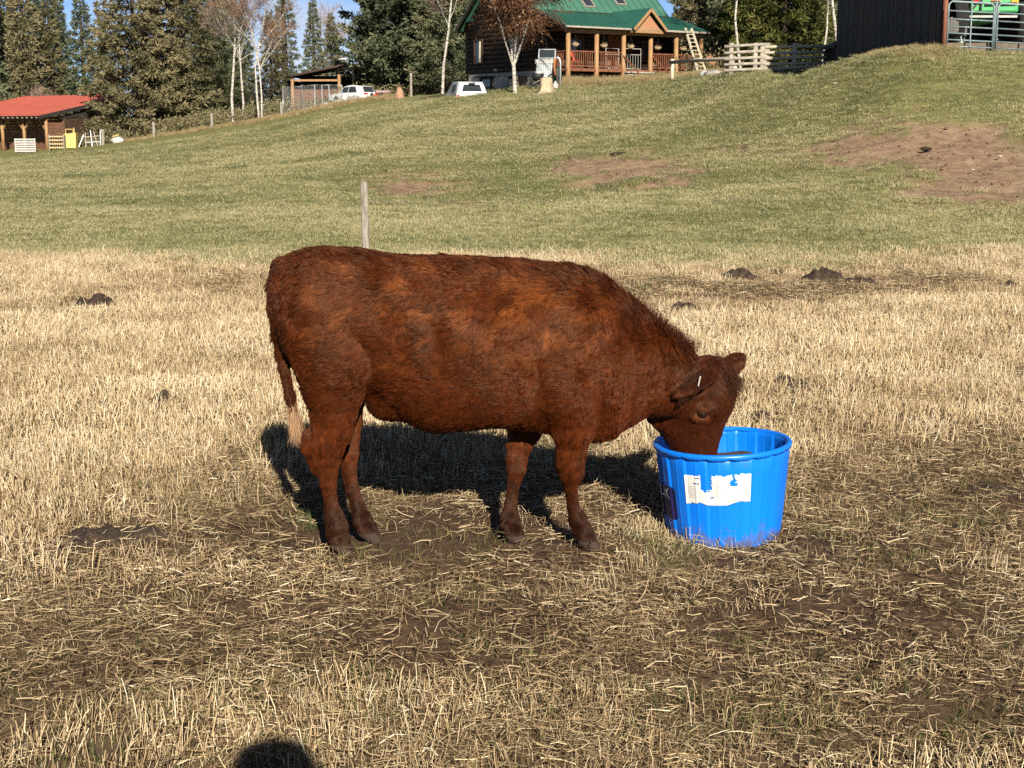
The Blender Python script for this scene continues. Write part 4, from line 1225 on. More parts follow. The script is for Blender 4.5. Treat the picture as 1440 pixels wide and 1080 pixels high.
# porch floor, posts, beam, railing
MB().box((5.05, 1.15, FL - .1), (10.3, 2.5, .16)).build('porch_floor', rail_m, house)
MB().box((5.05, 1.15, 2.93), (10.2, 2.6, .06)).build('porch_ceiling', mat('porch_ceiling', (.14, .075, .04), (.18, .10, .055)), house)
MB().box((5.05, .02, 2.80), (10.3, .2, .22)).build('beam', post_m, house)
PX = [hx(p) for p in (797, 836, 873, 910, 945, 979)]
for x_ in PX:
    MB().tube([(x_, 0, -.6), (x_, 0, FL), (x_, 0, 2.72)], [.16, .15, .13], 10).build('post', post_m, house, True)
def railing(a, b):
    a, b = Vector(a), Vector(b)
    MB().bar(a + Vector((0, 0, .95)), b + Vector((0, 0, .95)), .09, .07).build('top_rail', rail_m, house)
    MB().bar(a + Vector((0, 0, .12)), b + Vector((0, 0, .12)), .07, .06).build('bottom_rail', rail_m, house)
    n = max(2, int((b - a).length / .15)); bl = MB()
    for i in range(1, n):
        p = a + (b - a) * (i / n); bl.box(p + Vector((0, 0, .53)), (.045, .045, .76))
    tag(bl.build('baluster', rail_m, house), kind='stuff')
for i in (0, 1, 3, 4): railing((PX[i] + .17, 0, FL), (PX[i + 1] - .17, 0, FL))
railing((0, .2, FL), (0, 2.2, FL)); railing((PX[-1], .2, FL), (PX[-1], 2.2, FL))
# entry gable
GX, GH = 5.5, 1.25
gz0, gz1 = 3.02, 4.22
for sg in (-1, 1):
    a0, a1 = Vector((GX + sg * GH, -.85, gz0)), Vector((GX, -.85, gz1)); 
    nn = Vector((sg * (gz1 - gz0), 0, GH)).normalized()
    nP = 5
    for i in range(nP):
        y0, y1 = -.85 + i * .76, -.85 + (i + 1) * .76 - .006
        MB().prism([Vector((a0.x, y0, a0.z)), Vector((a1.x, y0, a1.z)), Vector((a1.x, y1, a1.z)), Vector((a0.x, y1, a0.z))], nn * .05).build('gable_roof_panel', roofg2_m, house)
    MB().bar(a0 + Vector((0, -.02, -.06)), a1 + Vector((0, -.02, -.06)), .05, .16).build('gable_trim', post_m, house)
MB().prism([(GX - GH + .2, -.55, gz0 + .02), (GX + GH - .2, -.55, gz0 + .02), (GX, -.55, gz1 - .14)], (0, .06, 0)).build('gable_face', cedar_m, house)
MB().box((GX, -.5, gz0 - .10), (2 * GH - .1, .2, .2)).build('gable_beam', post_m, house)
# steps
for i in range(4):
    MB().box((5.15, -.25 - .3 * i, FL - .18 - .17 * i), (2.1 + .3 * i, .32, .09)).build('step', grey_wood, house)
for x_ in (4.05, 6.35):
    MB().bar((x_, .0, FL + .85), (x_ + .2, -1.25, .55), .06, .06).build('stair_rail', rail_m, house)
    MB().bar((x_ + .2, -1.25, -.3), (x_ + .2, -1.25, .6), .08, .08).build('stair_post', rail_m, house)
# front wall openings
def window(xc, zc, w, h, wall='front', cur=0):
    o = empty('window', (xc, WY0 - .14, zc) if wall == 'front' else (WX0 - .14, xc, zc)); o.parent = house
    if wall != 'front': o.rotation_euler = (0, 0, -math.pi / 2)
    f = MB()
    for s_ in (-1, 1): f.box((s_ * (w / 2 - .03), -.02, 0), (.09, .1, h)); f.box((0, -.02, s_ * (h / 2 - .03)), (w - .16, .1, .09))
    f.build('frame', rail_m if wall == 'front' else log_m if wall == 'left' else black_m, o)
    MB().box((0, .03, 0), (w - .12, .03, h - .12)).build('pane', glass_m, o)
    if cur:
        c = MB()
        for i in range(5): c.tube([(cur * (w / 2 - .1) - cur * i * .06, .0, h / 2 - .08), (cur * (w / 2 - .1) - cur * i * .075, .0, -h / 2 + .08)], .035, 6)
        c.build('curtain', curtain_m, o)
    return o
window(2.2, 1.95, 1.3, 1.2); window(8.0, 1.95, 1.3, 1.2)
MB().box((5.2, WY0 - .16, FL + 1.05), (1.0, .06, 2.1)).build('door', rail_m, house)
window(9.2, 2.0, .95, 1.5, 'left', 1); window(5.1, 1.95, .95, 1.5, 'left', -1); window(6.8, 5.4, .9, 1.2, 'left', 0)
window(8.35, .05, 1.25, .62, 'base'); 
MB().box((WX0 - .28, 8.35, .43), (.5, 1.7, .07)).build('window_awning', log_m, house)
MB().box((WX0 - .30, 4.6, .02), (.5, 1.3, .7)).build('wood_niche', dark_m, house)
for i in range(16):
    MB().tube([(WX0 - .62, 4.15 + .2 * (i % 5) + .05 * (i // 5), -.22 + .17 * (i // 5)), (WX0 - .3, 4.15 + .2 * (i % 5) + .05 * (i // 5), -.22 + .17 * (i // 5))], .085, 6).build('firewood', pale_wood, house)
MB().ball((WX0 - .22, 7.2, .80), (.12, .18, .1)).build('wall_lamp', wtrim_m, house)
def hw(x, y, z): 
    return house.matrix_basis @ Vector((x, y, z))
house.matrix_basis = Matrix.Translation(house.location) @ Matrix.Rotation(math.radians(34), 4, 'Z')
# things on and by the porch
basket_m = mat('coir_basket', (.24, .17, .10), (.34, .25, .15), scale=20, rough=.95)
names = ['hanging basket on the porch post nearest the birch', 'hanging basket on the second porch post from the birch', 'hanging basket on the post left of the porch steps', 'hanging basket on the post right of the porch steps', 'hanging basket beside the top of the ladder']
for i in range(5):
    p = hw(PX[i] + .32, -.28, 2.05)
    b = empty('hanging_basket', p, 0, names[i], 'basket', 'hanging baskets along the porch')
    MB().lathe([(.06, -.17), (.17, -.12), (.23, 0), (.22, .02)], 12).build('bowl', basket_m, b, True)
    hg = MB()
    for k in range(3): hg.tube([(.2 * math.cos(k * 2.1), .2 * math.sin(k * 2.1), .01), (0, 0, .5)], .006, 4)
    hg.build('hanger', black_m, b)
    lf = MB()
    r_ = random.Random(i)
    for k in range(40):
        a = r_.random() * 6.28; q = r_.random() * .2
        c = Vector((q * math.cos(a), q * math.sin(a), .02 + r_.random() * .07)); e = Vector((r_.uniform(-.06, .06), r_.uniform(-.06, .06), r_.uniform(-.03, .06))); f = Vector((r_.uniform(-.03, .03), r_.uniform(-.03, .03), .02))
        lf.add([c, c + e, c + e + f, c + f], [(0, 1, 2, 3)])
    lf.build('dry_leaves', basket_m, b)
def frame_panel(name, p0, p1, h, label, cat, m=wtrim_m, bars=7, r=.025, group=None, z0=0.0):
    p0, p1 = Vector(p0), Vector(p1); d = p1 - p0
    o = empty(name, p0, math.atan2(d.y, d.x), label, cat, group); ln = Vector((d.x, d.y)).length
    sl = d.z / max(.01, ln)
    MB().tube([(0, 0, z0), (0, 0, h), (ln, 0, h + d.z), (ln, 0, z0 + d.z)], r, 8).build('frame', m, o, True)
    for i in range(1, bars):
        MB().tube([(ln * i / bars, 0, z0 + sl * ln * i / bars + .05), (ln * i / bars, 0, h * .72 + sl * ln * i / bars)], r * .45, 5).build('bar', m, o)
    MB().tube([(0, 0, h * .72), (ln, 0, h * .72 + d.z)], r * .7, 6).build('cross_rail', m, o)
    MB().tube([(0, 0, z0 + .05), (ln, 0, z0 + d.z + .05)], r * .7, 6).build('bottom_rail', m, o)
    return o
frame_panel('metal_gate', hw(PX[1] + .95, .35, FL), hw(PX[2] - .1, .35, FL), 1.2, 'white tubular gate leaning behind the railing left of the porch steps', 'gate', group='white gates on the porch')
frame_panel('metal_gate', hw(PX[2] + .12, .25, FL), hw(PX[3] - .55, .25, FL), 1.22, 'white tubular barred gate standing at the head of the porch steps', 'gate', group='white gates on the porch')
# ladder against the eave
ld = empty('ladder', hw(9.1, -1.4, 0) , math.radians(14), 'tall pale wooden ladder leaning against the porch eave', 'ladder')
l0 = Vector((0, 0, H(ld.location.x, ld.location.y) - ld.location.z))
for s_ in (-1, 1): MB().bar(l0 + Vector((s_ * .26, 0, 0)), Vector((-.62 + s_ * .2, .85, 3.25)), .07, .11).build('stile', pale_wood, ld)
for i in range(11):
    t = (i + .6) / 11.2; c = l0.lerp(Vector((-.62, .85, 3.25)), t); q = .26 - .06 * t
    MB().bar(c + Vector((-q, 0, 0)), c + Vector((q, 0, 0)), .035, .035).build('rung', pale_wood, ld)
# red chair on the porch
ch = empty('porch_chair', hw(1.0, .75, FL), math.radians(34), 'red wooden chair behind the porch railing near the birch', 'chair')
red_m = mat('red_paint', (.42, .05, .03), (.5, .07, .045), rough=.5)
MB().box((0, 0, .42), (.55, .5, .05)).build('seat', red_m, ch)
for i in range(5): MB().bar((-.22 + .11 * i, .24, .42), (-.22 + .11 * i, .36, .98), .09, .02).build('back_slat', red_m, ch)
for a in (-.25, .25):
    for b in (-.22, .22): MB().box((a, b, .21), (.05, .05, .42)).build('leg', red_m, ch)
pot_m = mat('white_pot', (.70, .68, .64), (.6, .58, .54), rough=.6)
for x_, nm in ((6.75, 'white pot on the porch floor right of the steps'), (9.35, 'white pot on the porch floor behind the ladder'), (3.3, 'white pot on the porch floor left of the steps')):
    pt = empty('flower_pot', hw(x_, .4, FL), 0, nm, 'pot')
    MB().lathe([(.10, 0), (.15, .25), (.17, .25), (.17, .3), (.13, .3), (.12, .26)], 12).build('pot', pot_m, pt, True)
    MB().ball((0, 0, .36), (.13, .13, .1), jit=.2, seed=3).build('plant', basket_m, pt)
for x_, nm in ((9.55, 'white cut-out standing third from the right porch corner'), (9.8, 'white cut-out standing second from the right porch corner'), (10.02, 'white cut-out standing at the right porch corner')):
    o = MB().prism([(0, 0, 0), (.14, 0, 0), (.14, 0, .38), (.07, 0, .5), (0, 0, .38)], (0, .03, 0)).build('yard_ornament', wtrim_m, None, loc=hw(x_, -.12, FL - .02), rot=(0, 0, math.radians(34)))
    tag(o, nm, 'ornament', 'white ornaments by the railing')

# ------------------------------------------------------------------ by the left wall of the house
cb = at(766, 109, 82); cbz = H(cb.x, 82)
bin_ = empty('cold_frame', (cb.x, 82, cbz), math.radians(-6), 'grey ribbed bin with white collar and propped glass lid', 'bin')
hb = cb.z - cbz
corr = MB()
for i in range(9): corr.tube([(-.40 + .1 * i, -.34, hb), (-.40 + .1 * i, -.34, hb + .78)], .052, 6)
corr.box((0, 0, hb + .39), (.9, .66, .78)); corr.build('ribbed_side', mat('ribbed_grey', (.33, .35, .36), (.44, .46, .47), rough=.5), bin_)
MB().box((0, 0, hb + .88), (1.02, .8, .22)).build('collar', wtrim_m, bin_)
MB().box((0, 0, hb - .25), (.8, .6, .5)).build('stand', grey_wood, bin_)
f = MB(); gl = Matrix.Rotation(math.radians(58), 3, 'X')
for s_ in (-1, 1):
    f.box(gl @ Vector((s_ * .46, 0, 0)) + Vector((.12, .1, hb + 1.3)), (.06, .62, .05), gl); f.box(gl @ Vector((0, s_ * .29, 0)) + Vector((.12, .1, hb + 1.3)), (.86, .05, .05), gl)
f.build('lid_frame', steel_m, bin_); MB().box(Vector((.12, .1, hb + 1.3)), (.86, .54, .02), gl).build('lid_pane', glass_m, bin_)
# wheelbarrow
wb = at(755, 122, 81); wz = H(wb.x, 81)
w_ = empty('wheelbarrow', (wb.x, 81, wz), 0, 'black wheelbarrow with a white bag in it beside the stump', 'wheelbarrow')
bb = MB(); bb.lathe([(.17, .42), (.30, .55), (.36, .78), (.34, .78), (.28, .56)], 14, (.05, 0, 0)); bb.build('tray', black_m, w_, True)
MB().lathe([(.24, -.05), (.27, -.04), (.27, .04), (.24, .05)], 18).build('wheel', tyre_m, w_, rot=(math.pi / 2, 0, 0), loc=(-.18, 0, .25))
MB().ball((.1, 0, .84), (.24, .2, .12), jit=.15, seed=5).build('bag', wtrim_m, w_, True)
for s_ in (-1, 1): MB().tube([(-.2, s_ * .1, .25), (.3, s_ * .2, .5), (.85, s_ * .28, .62)], .02, 6).build('handle', grey_wood, w_)
MB().box((.32, 0, .2), (.05, .4, .42)).build('leg', steel_m, w_)
# barrel, jug, arched pipe
bp = at(783, 108, 81.5); bz = H(bp.x, 81.5)
br = empty('barrel', (bp.x, 81.5, bz), 0, 'black barrel standing between the grey bin and the porch', 'barrel')
MB().lathe([(.24, -.05), (.27, .1), (.28, .45), (.27, .8), (.24, .95)], 16).build('drum', black_m, br, True); MB().lathe([(.25, .95), (.25, .98)], 16).build('lid', black_m, br)
bp = at(781, 121, 79); bz = H(bp.x, 79)
jg = empty('white_jug', (bp.x, 79, bz), 0, 'white plastic jug on the grass right of the stump', 'jug')
MB().lathe([(.12, 0), (.15, .05), (.15, .25), (.06, .36), (.05, .42)], 12).build('jug_body', wtrim_m, jg, True); MB().lathe([(.055, .42), (.055, .46)], 10).build('cap', black_m, jg)
bp = at(788, 118, 80); bz = H(bp.x, 80)
ap = empty('arched_pipe', (bp.x, 80, bz), 0, 'grey arched standpipe with orange hose in front of the porch corner', 'pipe')
MB().tube([(0, 0, -.1), (0, 0, 1.25), (-.04, 0, 1.45), (-.14, 0, 1.56), (-.26, 0, 1.5)], .05, 8).build('pipe', steel_m, ap, True)
MB().tube([(-.26, 0, 1.5), (-.32, 0, 1.35), (-.34, .05, 1.0), (-.28, .05, .6)], .05, 6).build('hose', mat('orange_hose', (.45, .16, .05), rough=.6), ap, True)
# tree stump
sp = at(768, 132, 76); sz = H(sp.x, 76)
st = empty('tree_stump', (sp.x, 76, sz - .03), 0, 'pale cut tree stump with flared roots on the crest below the house', 'stump')
vs, fs = [], []
for j, (z, r) in enumerate([(0, .52), (.1, .43), (.25, .37), (.5, .33), (.78, .32), (.82, .29)]):
    for k in range(24):
        a = k * 2 * math.pi / 24; q = r * (1 + (.22 * math.sin(5 * a + .6) + .1 * math.sin(8 * a)) * max(.12, 1 - z * 1.6))
        vs.append((q * math.cos(a), q * math.sin(a), z))
for j in range(5):
    for k in range(24): fs.append((j * 24 + k, j * 24 + (k + 1) % 24, (j + 1) * 24 + (k + 1) % 24, (j + 1) * 24 + k))
link('trunk_base', mesh_np('trunk_base', np.array(vs), fs, True), mat('stump_wood', (.30, .22, .135), (.42, .33, .22), scale=7, stretch=(2, 2, .5), rough=.85, bump=.4), st)
MB().lathe([(.29, .815), (.29, .83)], 24).build('cut_face', pale_wood, st)

# ------------------------------------------------------------------ pickup truck with canopy, seen from behind
tp = at(664, 130, 82.5); tz = H(tp.x, 82.5)
tk = empty('pickup_truck', (tp.x, 82.5, tz - .92), math.radians(12), 'white pickup with a windowed canopy parked below the house wall', 'pickup')
def hull(sections, m=None, name=None, parent=None, bevel=0.0):
    """closed loft through lists of points of equal count"""
    n = len(sections[0]); vs = [p for s_ in sections for p in s_]; fs = []
    for i in range(len(sections) - 1):
        for k in range(n): fs.append((i * n + k, i * n + (k + 1) % n, (i + 1) * n + (k + 1) % n, (i + 1) * n + k))
    fs.append(tuple(range(n - 1, -1, -1))); fs.append(tuple((len(sections) - 1) * n + k for k in range(n)))
    b = MB(); b.add(vs, fs)
    return b.build(name, m, parent, bevel=bevel)
def rect(y, x0, x1, z0, z1): return [(x0, y, z0), (x1, y, z0), (x1, y, z1), (x0, y, z1)]
hull([rect(0, -.88, .88, .45, 1.0), rect(.1, -.90, .90, .42, 1.08), rect(2.0, -.90, .90, .42, 1.08), rect(5.0, -.90, .90, .42, 1.05), rect(5.2, -.82, .82, .5, .95)], white_car, 'body', tk, .03)
hull([[(-.86, .02, 1.08), (.86, .02, 1.08), (.66, .22, 1.62), (-.66, .22, 1.62)], [(-.88, .4, 1.08), (.88, .4, 1.08), (.72, .5, 1.72), (-.72, .5, 1.72)], [(-.88, 2.0, 1.08), (.88, 2.0, 1.08), (.74, 2.0, 1.74), (-.74, 2.0, 1.74)], [(-.86, 3.9, 1.06), (.86, 3.9, 1.06), (.66, 3.1, 1.72), (-.66, 3.1, 1.72)]], white_car, 'canopy', tk, .02)
rg = Matrix.Rotation(math.radians(20), 3, 'X')
MB().prism([(-.58, .06, 1.16), (.58, .06, 1.16), (.46, .19, 1.54), (-.46, .19, 1.54)], (0, -.03, .01)).build('rear_window', glass_m, tk)
for s_ in (-1, 1):
    MB().prism([(s_ * .885, .6, 1.2), (s_ * .885, 1.8, 1.2), (s_ * .80, 1.8, 1.58), (s_ * .80, .7, 1.58)], (s_ * .012, 0, 0)).build('side_window', glass_m, tk)
    MB().box((s_ * .80, -.03, .80), (.13, .05, .34)).build('tail_light', red_lamp, tk)
    for yy in (1.0, 4.2):
        wh = MB().lathe([(.26, -.11), (.36, -.1), (.36, .1), (.26, .11)], 18).build('wheel', tyre_m, tk, loc=(s_ * .80, yy, .36), rot=(0, math.pi / 2, 0))
MB().box((0, -.1, .52), (1.7, .14, .16)).build('bumper', steel_m, tk); MB().box((0, -.02, .78), (1.3, .05, .46)).build('tailgate', white_car, tk)
MB().box((0, .03, 1.60), (.36, .1, .08)).build('brake_light', black_m, tk)
for i in range(4): MB().bar((-.5, .085 + .028 * i, 1.22 + .085 * i), (.5, .085 + .028 * i, 1.22 + .085 * i), .012, .014).build('defrost_bar', steel_m, tk)

# ------------------------------------------------------------------ carport
cp = at(440, 141, 119); cpz = H(cp.x, 119)
car_p = empty('carport', (cp.x, 119, cpz), math.radians(-4), 'dark open-fronted carport with slanting roof and honey-coloured posts', 'carport')
k_ = 119.5 / 2000
def cz_(py): return at(440, py, 119).z - cpz
def cxx(px): return (px - 440) * k_
MB().prism([(cxx(403), -.6, cz_(110)), (cxx(482), -.6, cz_(94)), (cxx(482), -.6, cz_(91)), (cxx(403), -.6, cz_(107))], (0, 6.5, .2)).build('roof', log_m, car_p)
MB().prism([(cxx(482), -.6, cz_(94)), (cxx(524), -.6, cz_(104)), (cxx(524), -.6, cz_(101)), (cxx(482), -.6, cz_(91))], (0, 6.5, .2)).build('roof', log_m, car_p)
for i, px in enumerate((413, 478, 494, 520)):
    MB().box((cxx(px), -.2 if i < 2 else 1.2, (cz_([108, 96, 98, 103][i]) - 1) / 2), (.22, .22, cz_([108, 96, 98, 103][i]) + 1)).build('post', post_m, car_p)
for i in range(8): MB().box((cxx(446), .15, .1 + .22 * i), (3.85, .06, .20)).build('plank', brown_wood, car_p)
MB().box((cxx(446), -.02, cz_(113)), (3.7, .12, .16)).build('beam', post_m, car_p)
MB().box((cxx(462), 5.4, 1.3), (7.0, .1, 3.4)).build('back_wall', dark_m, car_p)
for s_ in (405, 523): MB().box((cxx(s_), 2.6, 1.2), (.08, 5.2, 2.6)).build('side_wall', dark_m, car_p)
for i in range(5): MB().box((cxx(484 + i * 3), -.55, cz_(96 + i * .6)), (.1, .35, .1)).build('rafter_end', pale_wood, car_p)
# yard lamp
yl = at(481, 82, 116)
y_ = empty('yard_lamp', (at(496, 82, 117).x, 117, H(at(496, 82, 117).x, 117)), 0, 'white saucer yard lamp on an arm above the carport', 'lamp')
dz = yl.z - y_.location.z
MB().lathe([(.02, dz + .1), (.3, dz + .05), (.52, dz - .06), (.5, dz - .08)], 20, (yl.x - y_.location.x, 0, 0)).build('lamp_shade', wtrim_m, y_, True)
MB().tube([(0, 0, 0), (0, 0, dz - .3), (yl.x - y_.location.x, 0, dz + .12)], .035, 6).build('pole', dark_m, y_)
# dog kennel of wire panels
kp = [(398, 143, 112.5), (424, 142, 112.5), (443, 142, 112.5), (463, 142, 113.2), (481, 142, 114)]
wire_m = mat('fence_wire', (.42, .44, .45), rough=.5, metal=.5)
lab = ['wire kennel panel farthest from the white car', 'second wire kennel panel from the aspen trunks', 'third wire kennel panel from the aspen trunks', 'wire kennel panel nearest the white car']
for i in range(4):
    a, b = at(*kp[i]), at(*kp[i + 1]); a.z = H(a.x, a.y); b.z = H(b.x, b.y)
    d = b - a; ln_ = Vector((d.x, d.y)).length
    o = empty('kennel_panel', a, math.atan2(d.y, d.x), lab[i], 'kennel panel', 'wire panels of the dog kennel')
    hgt = at(440, 116, 113).z - max(a.z, b.z)
    MB().tube([(0, 0, 0), (0, 0, hgt), (ln_, 0, hgt), (ln_, 0, d.z), (0, 0, .05)], .045, 6).build('frame', steel_m, o, True)
    wm = MB()
    n_ = int((ln_ + hgt) / .16)
    for q in range(n_):
        for sg in (0, 1):
            x0 = -hgt + q * .16; p0, p1 = [x0, 0.0], [x0 + hgt, hgt]
            if p0[0] < 0: p0 = [0, -x0]
            if p1[0] > ln_: p1 = [ln_, ln_ - x0]
            if p1[0] - p0[0] < .05: continue
            f0, f1 = (p0[0], p1[0]) if not sg else (ln_ - p0[0], ln_ - p1[0])
            wm.bar((f0, 0, p0[1]), (f1, 0, p1[1]), .006, .006)
    tag(wm.build('wire_mesh', wire_m, o), kind='stuff')
    if i == 2: MB().tube([(ln_ * .5, 0, 0), (ln_ * .5, 0, hgt)], .04, 6).build('mullion', steel_m, o)
# white suv
sv = at(500, 146, 115); svz = H(sv.x, 115)
suv = empty('parked_car', (sv.x + 1.25, 115.2, svz - .12), math.radians(180 - 38), 'white sport utility car parked at the carport behind grey boulders', 'car')
suv.scale = (.9, .9, .9)
def sec(x, zb, zs, zt, wb, wt): return [(x, -wb, zb), (x, wb, zb), (x, wb, zs), (x, wt, zt), (x, -wt, zt), (x, -wb, zs)]
# x runs forward from the tail
hull([sec(.0, .45, .75, .95, .80, .76), sec(.12, .32, .85, 1.0, .90, .86), sec(.9, .30, .9, 1.02, .92, .89), sec(3.1, .30, .9, 1.0, .92, .89), sec(3.9, .32, .85, .95, .90, .84), sec(4.4, .38, .75, .82, .80, .72)], white_car, 'body', suv, .03)
hull([[(.22, -.84, 1.0), (.22, .84, 1.0), (.55, .64, 1.50), (.55, -.64, 1.50)], [(.9, -.87, 1.01), (.9, .87, 1.01), (1.1, .66, 1.66), (1.1, -.66, 1.66)], [(2.2, -.87, 1.0), (2.2, .87, 1.0), (2.0, .66, 1.68), (2.0, -.66, 1.68)], [(3.3, -.84, .97), (3.3, .84, .97), (2.65, .64, 1.58), (2.65, -.64, 1.58)]], white_car, 'cabin', suv, .03)
for s_ in (-1, 1):
    MB().prism([(.95, s_ * .872, 1.07), (2.0, s_ * .872, 1.06), (1.95, s_ * .70, 1.56), (1.25, s_ * .70, 1.55)], (0, s_ * .02, 0)).build('side_window', glass_m, suv)
    MB().prism([(2.08, s_ * .872, 1.06), (3.0, s_ * .86, 1.05), (2.62, s_ * .70, 1.50), (2.02, s_ * .70, 1.56)], (0, s_ * .02, 0)).build('side_window', glass_m, suv)
    MB().box((.06, s_ * .68, .92), (.14, .38, .13)).build('tail_light', red_lamp, suv)
    for xx in (.85, 3.45):
        w = MB().lathe([(.22, -.1), (.34, -.1), (.34, .1), (.22, .1)], 20).build('wheel', tyre_m, suv, loc=(xx, s_ * .84, .34), rot=(math.pi / 2, 0, 0))
        MB().lathe([(.05, -.11), (.21, -.105), (.21, .105), (.05, .11)], 14).build('rim', steel_m, w)
MB().prism([(.27, -.66, 1.08), (.27, .66, 1.08), (.50, .54, 1.44), (.50, -.54, 1.44)], (-.03, 0, .01)).build('rear_window', glass_m, suv)
MB().box((.02, 0, .42), (.2, 1.5, .24)).build('bumper', black_m, suv)
MB().prism([(.30, -.6, 1.53), (.30, .6, 1.53), (.60, .6, 1.57), (.60, -.6, 1.57)], (0, 0, .03)).build('spoiler', white_car, suv)
MB().box((-.03, 0, .80), (.02, .5, .12)).build('number_plate', wtrim_m, suv)
# boulders
rock_m = mat('grey_boulder', (.17, .145, .125), (.30, .27, .24), scale=3, rough=.95, bump=.6)
for i, (px, py, w, h, lb) in enumerate([(429, 143, 18, 6, 'low flat boulder under the kennel panels'), (457, 144, 16, 8, 'pale yellowish boulder between the kennel and the white car'), (476, 144, 22, 9, 'long grey boulder left of the white car\'s rear wheel'), (499, 147, 26, 11, 'largest grey boulder in front of the white car'), (409, 145, 10, 5, 'small boulder at the far end of the kennel')]):
    p = at(px, py, 111); z_ = H(p.x, 111)
    o = MB().ball((0, 0, .05), (w * .0278, .5, h * .05), 14, 9, jit=.14, seed=i + 2).build('boulder', rock_m, None, True, loc=(p.x, 111, z_))
    tag(o, lb, 'boulder', 'boulders edging the yard')
# trailer with red lamps
tr = at(538, 141, 113); trz = H(tr.x, 113)
t_ = empty('utility_trailer', (tr.x, 113, trz), math.radians(8), 'low utility trailer with red and white load right of the white car', 'trailer')
MB().box((0, .8, .35), (1.5, 2.2, .08)).build('deck', black_m, t_)
for s_ in (-1, 1):
    MB().lathe([(.15, -.08), (.26, -.08), (.26, .08), (.15, .08)], 16).build('wheel', tyre_m, t_, loc=(s_ * .8, .9, .26), rot=(0, math.pi / 2, 0))
    MB().box((s_ * .6, -.33, .35), (.2, .05, .12)).build('tail_light', red_lamp, t_)
MB().box((.1, .4, .62), (1.2, .5, .16)).build('load', mat('pinkish_board', (.30, .22, .20), rough=.7), t_); MB().box((.3, .3, .46), (.45, .4, .12)).build('load', rail_m, t_)
MB().box((.25, -.36, .28), (.5, .04, .13)).build('number_plate', wtrim_m, t_)
# second stump, and thin pole by the pine
sp = at(562, 139, 104); sz = H(sp.x, 104)
o = empty('tree_stump', (sp.x, 104, sz - .05), 0, 'reddish broken stump under the big pine', 'stump')
MB().lathe([(.42, 0), (.34, .2), (.26, .5), (.14, .78), (.06, .86)], 14).build('trunk_base', mat('red_stump', (.24, .13, .085), (.34, .20, .13), scale=9, rough=.9, bump=.5), o, True)

# ------------------------------------------------------------------ red-roofed shed
sh_o = at(67, 212, 112); shz = H(sh_o.x, 112)
shed = empty('open_shed', (sh_o.x, 112, shz), 0, 'brown plank shed with a red metal roof and braced log posts', 'shed')
fdir, sdir = Vector((-.80, .60, 0)), Vector((.60, .80, 0))      # along the front, along the side
ez = at(64, 163, 112).z - shz; rz_ = ez + 1.75; SL, SD = 14.0, 7.2
red_roof = mat('red_metal_roof', (.33, .078, .052), (.38, .098, .068), scale=1, rough=.5, spec=.5)
npan = 22
for i in range(npan):
    a = fdir * (-.35 + (SL + .7) * i / npan) - sdir * .9; b = fdir * (-.35 + (SL + .7) * (i + 1) / npan - .005) - sdir * .9
    up = sdir * (SD + 1.6) + Vector((0, 0, rz_ - ez))
    pb = MB(); pb.prism([a + Vector((0, 0, ez)), b + Vector((0, 0, ez)), b + up + Vector((0, 0, ez)), a + up + Vector((0, 0, ez))], (0, 0, .05))
    pb.prism([a + Vector((0, 0, ez + .051)), a + fdir * .05 + Vector((0, 0, ez + .051)), a + fdir * .05 + up + Vector((0, 0, ez + .051)), a + up + Vector((0, 0, ez + .051))], (0, 0, .04))
    pb.build('roof_panel', red_roof, shed)
MB().bar(fdir * -.36 - sdir * .9 + Vector((0, 0, ez - .12)), fdir * -.36 + sdir * (SD + .7) + Vector((0, 0, rz_ - .12)), .06, .26).build('fascia', dark_m, shed)
for i in range(16):
    p = fdir * (.1 + .62 * i) + Vector((0, 0, ez - .10)); MB().bar(p - sdir * .8, p + sdir * .9 + Vector((0, 0, .3)), .14, .16).build('rafter_end', grey_wood, shed)
for i in range(4):
    p = fdir * (2.9 * i)
    MB().tube([p + Vector((0, 0, -.2)), p + Vector((0, 0, ez - .2))], .14, 8).build('post', post_m, shed, True)
    for s_ in (-1, 1):
        if i == 0 and s_ < 0: continue
        MB().bar(p + Vector((0, 0, ez - 1.15)), p + fdir * s_ * .85 + Vector((0, 0, ez - .25)), .12, .12).build('brace', post_m, shed)
MB().bar(fdir * -.2 + Vector((0, 0, ez - .22)), fdir * SL + Vector((0, 0, ez - .22)), .18, .2).build('beam', brown_wood, shed)
for i in range(int((ez + .1) / .24)):                           # plank walls
    z_ = .05 + .24 * i
    MB().bar(sdir * 1.7 + fdir * .1 + Vector((0, 0, z_)), sdir * 1.7 + fdir * SL + Vector((0, 0, z_)), .05, .225).build('plank', brown_wood, shed)
    MB().bar(sdir * 1.75 + Vector((0, 0, z_)), sdir * SD + Vector((0, 0, z_)), .05, .225).build('plank', log_m, shed)
    if i < 9: MB().bar(sdir * .15 + Vector((0, 0, z_)), sdir * 1.68 + Vector((0, 0, z_)), .05, .225).build('plank', brown_wood, shed)
for i in range(7): 
    z_ = ez + .2 * i - .1
    MB().bar(sdir * (1.0 + i * .8) + Vector((0, 0, z_)), sdir * SD + Vector((0, 0, z_)), .05, .19).build('plank', dark_m, shed)
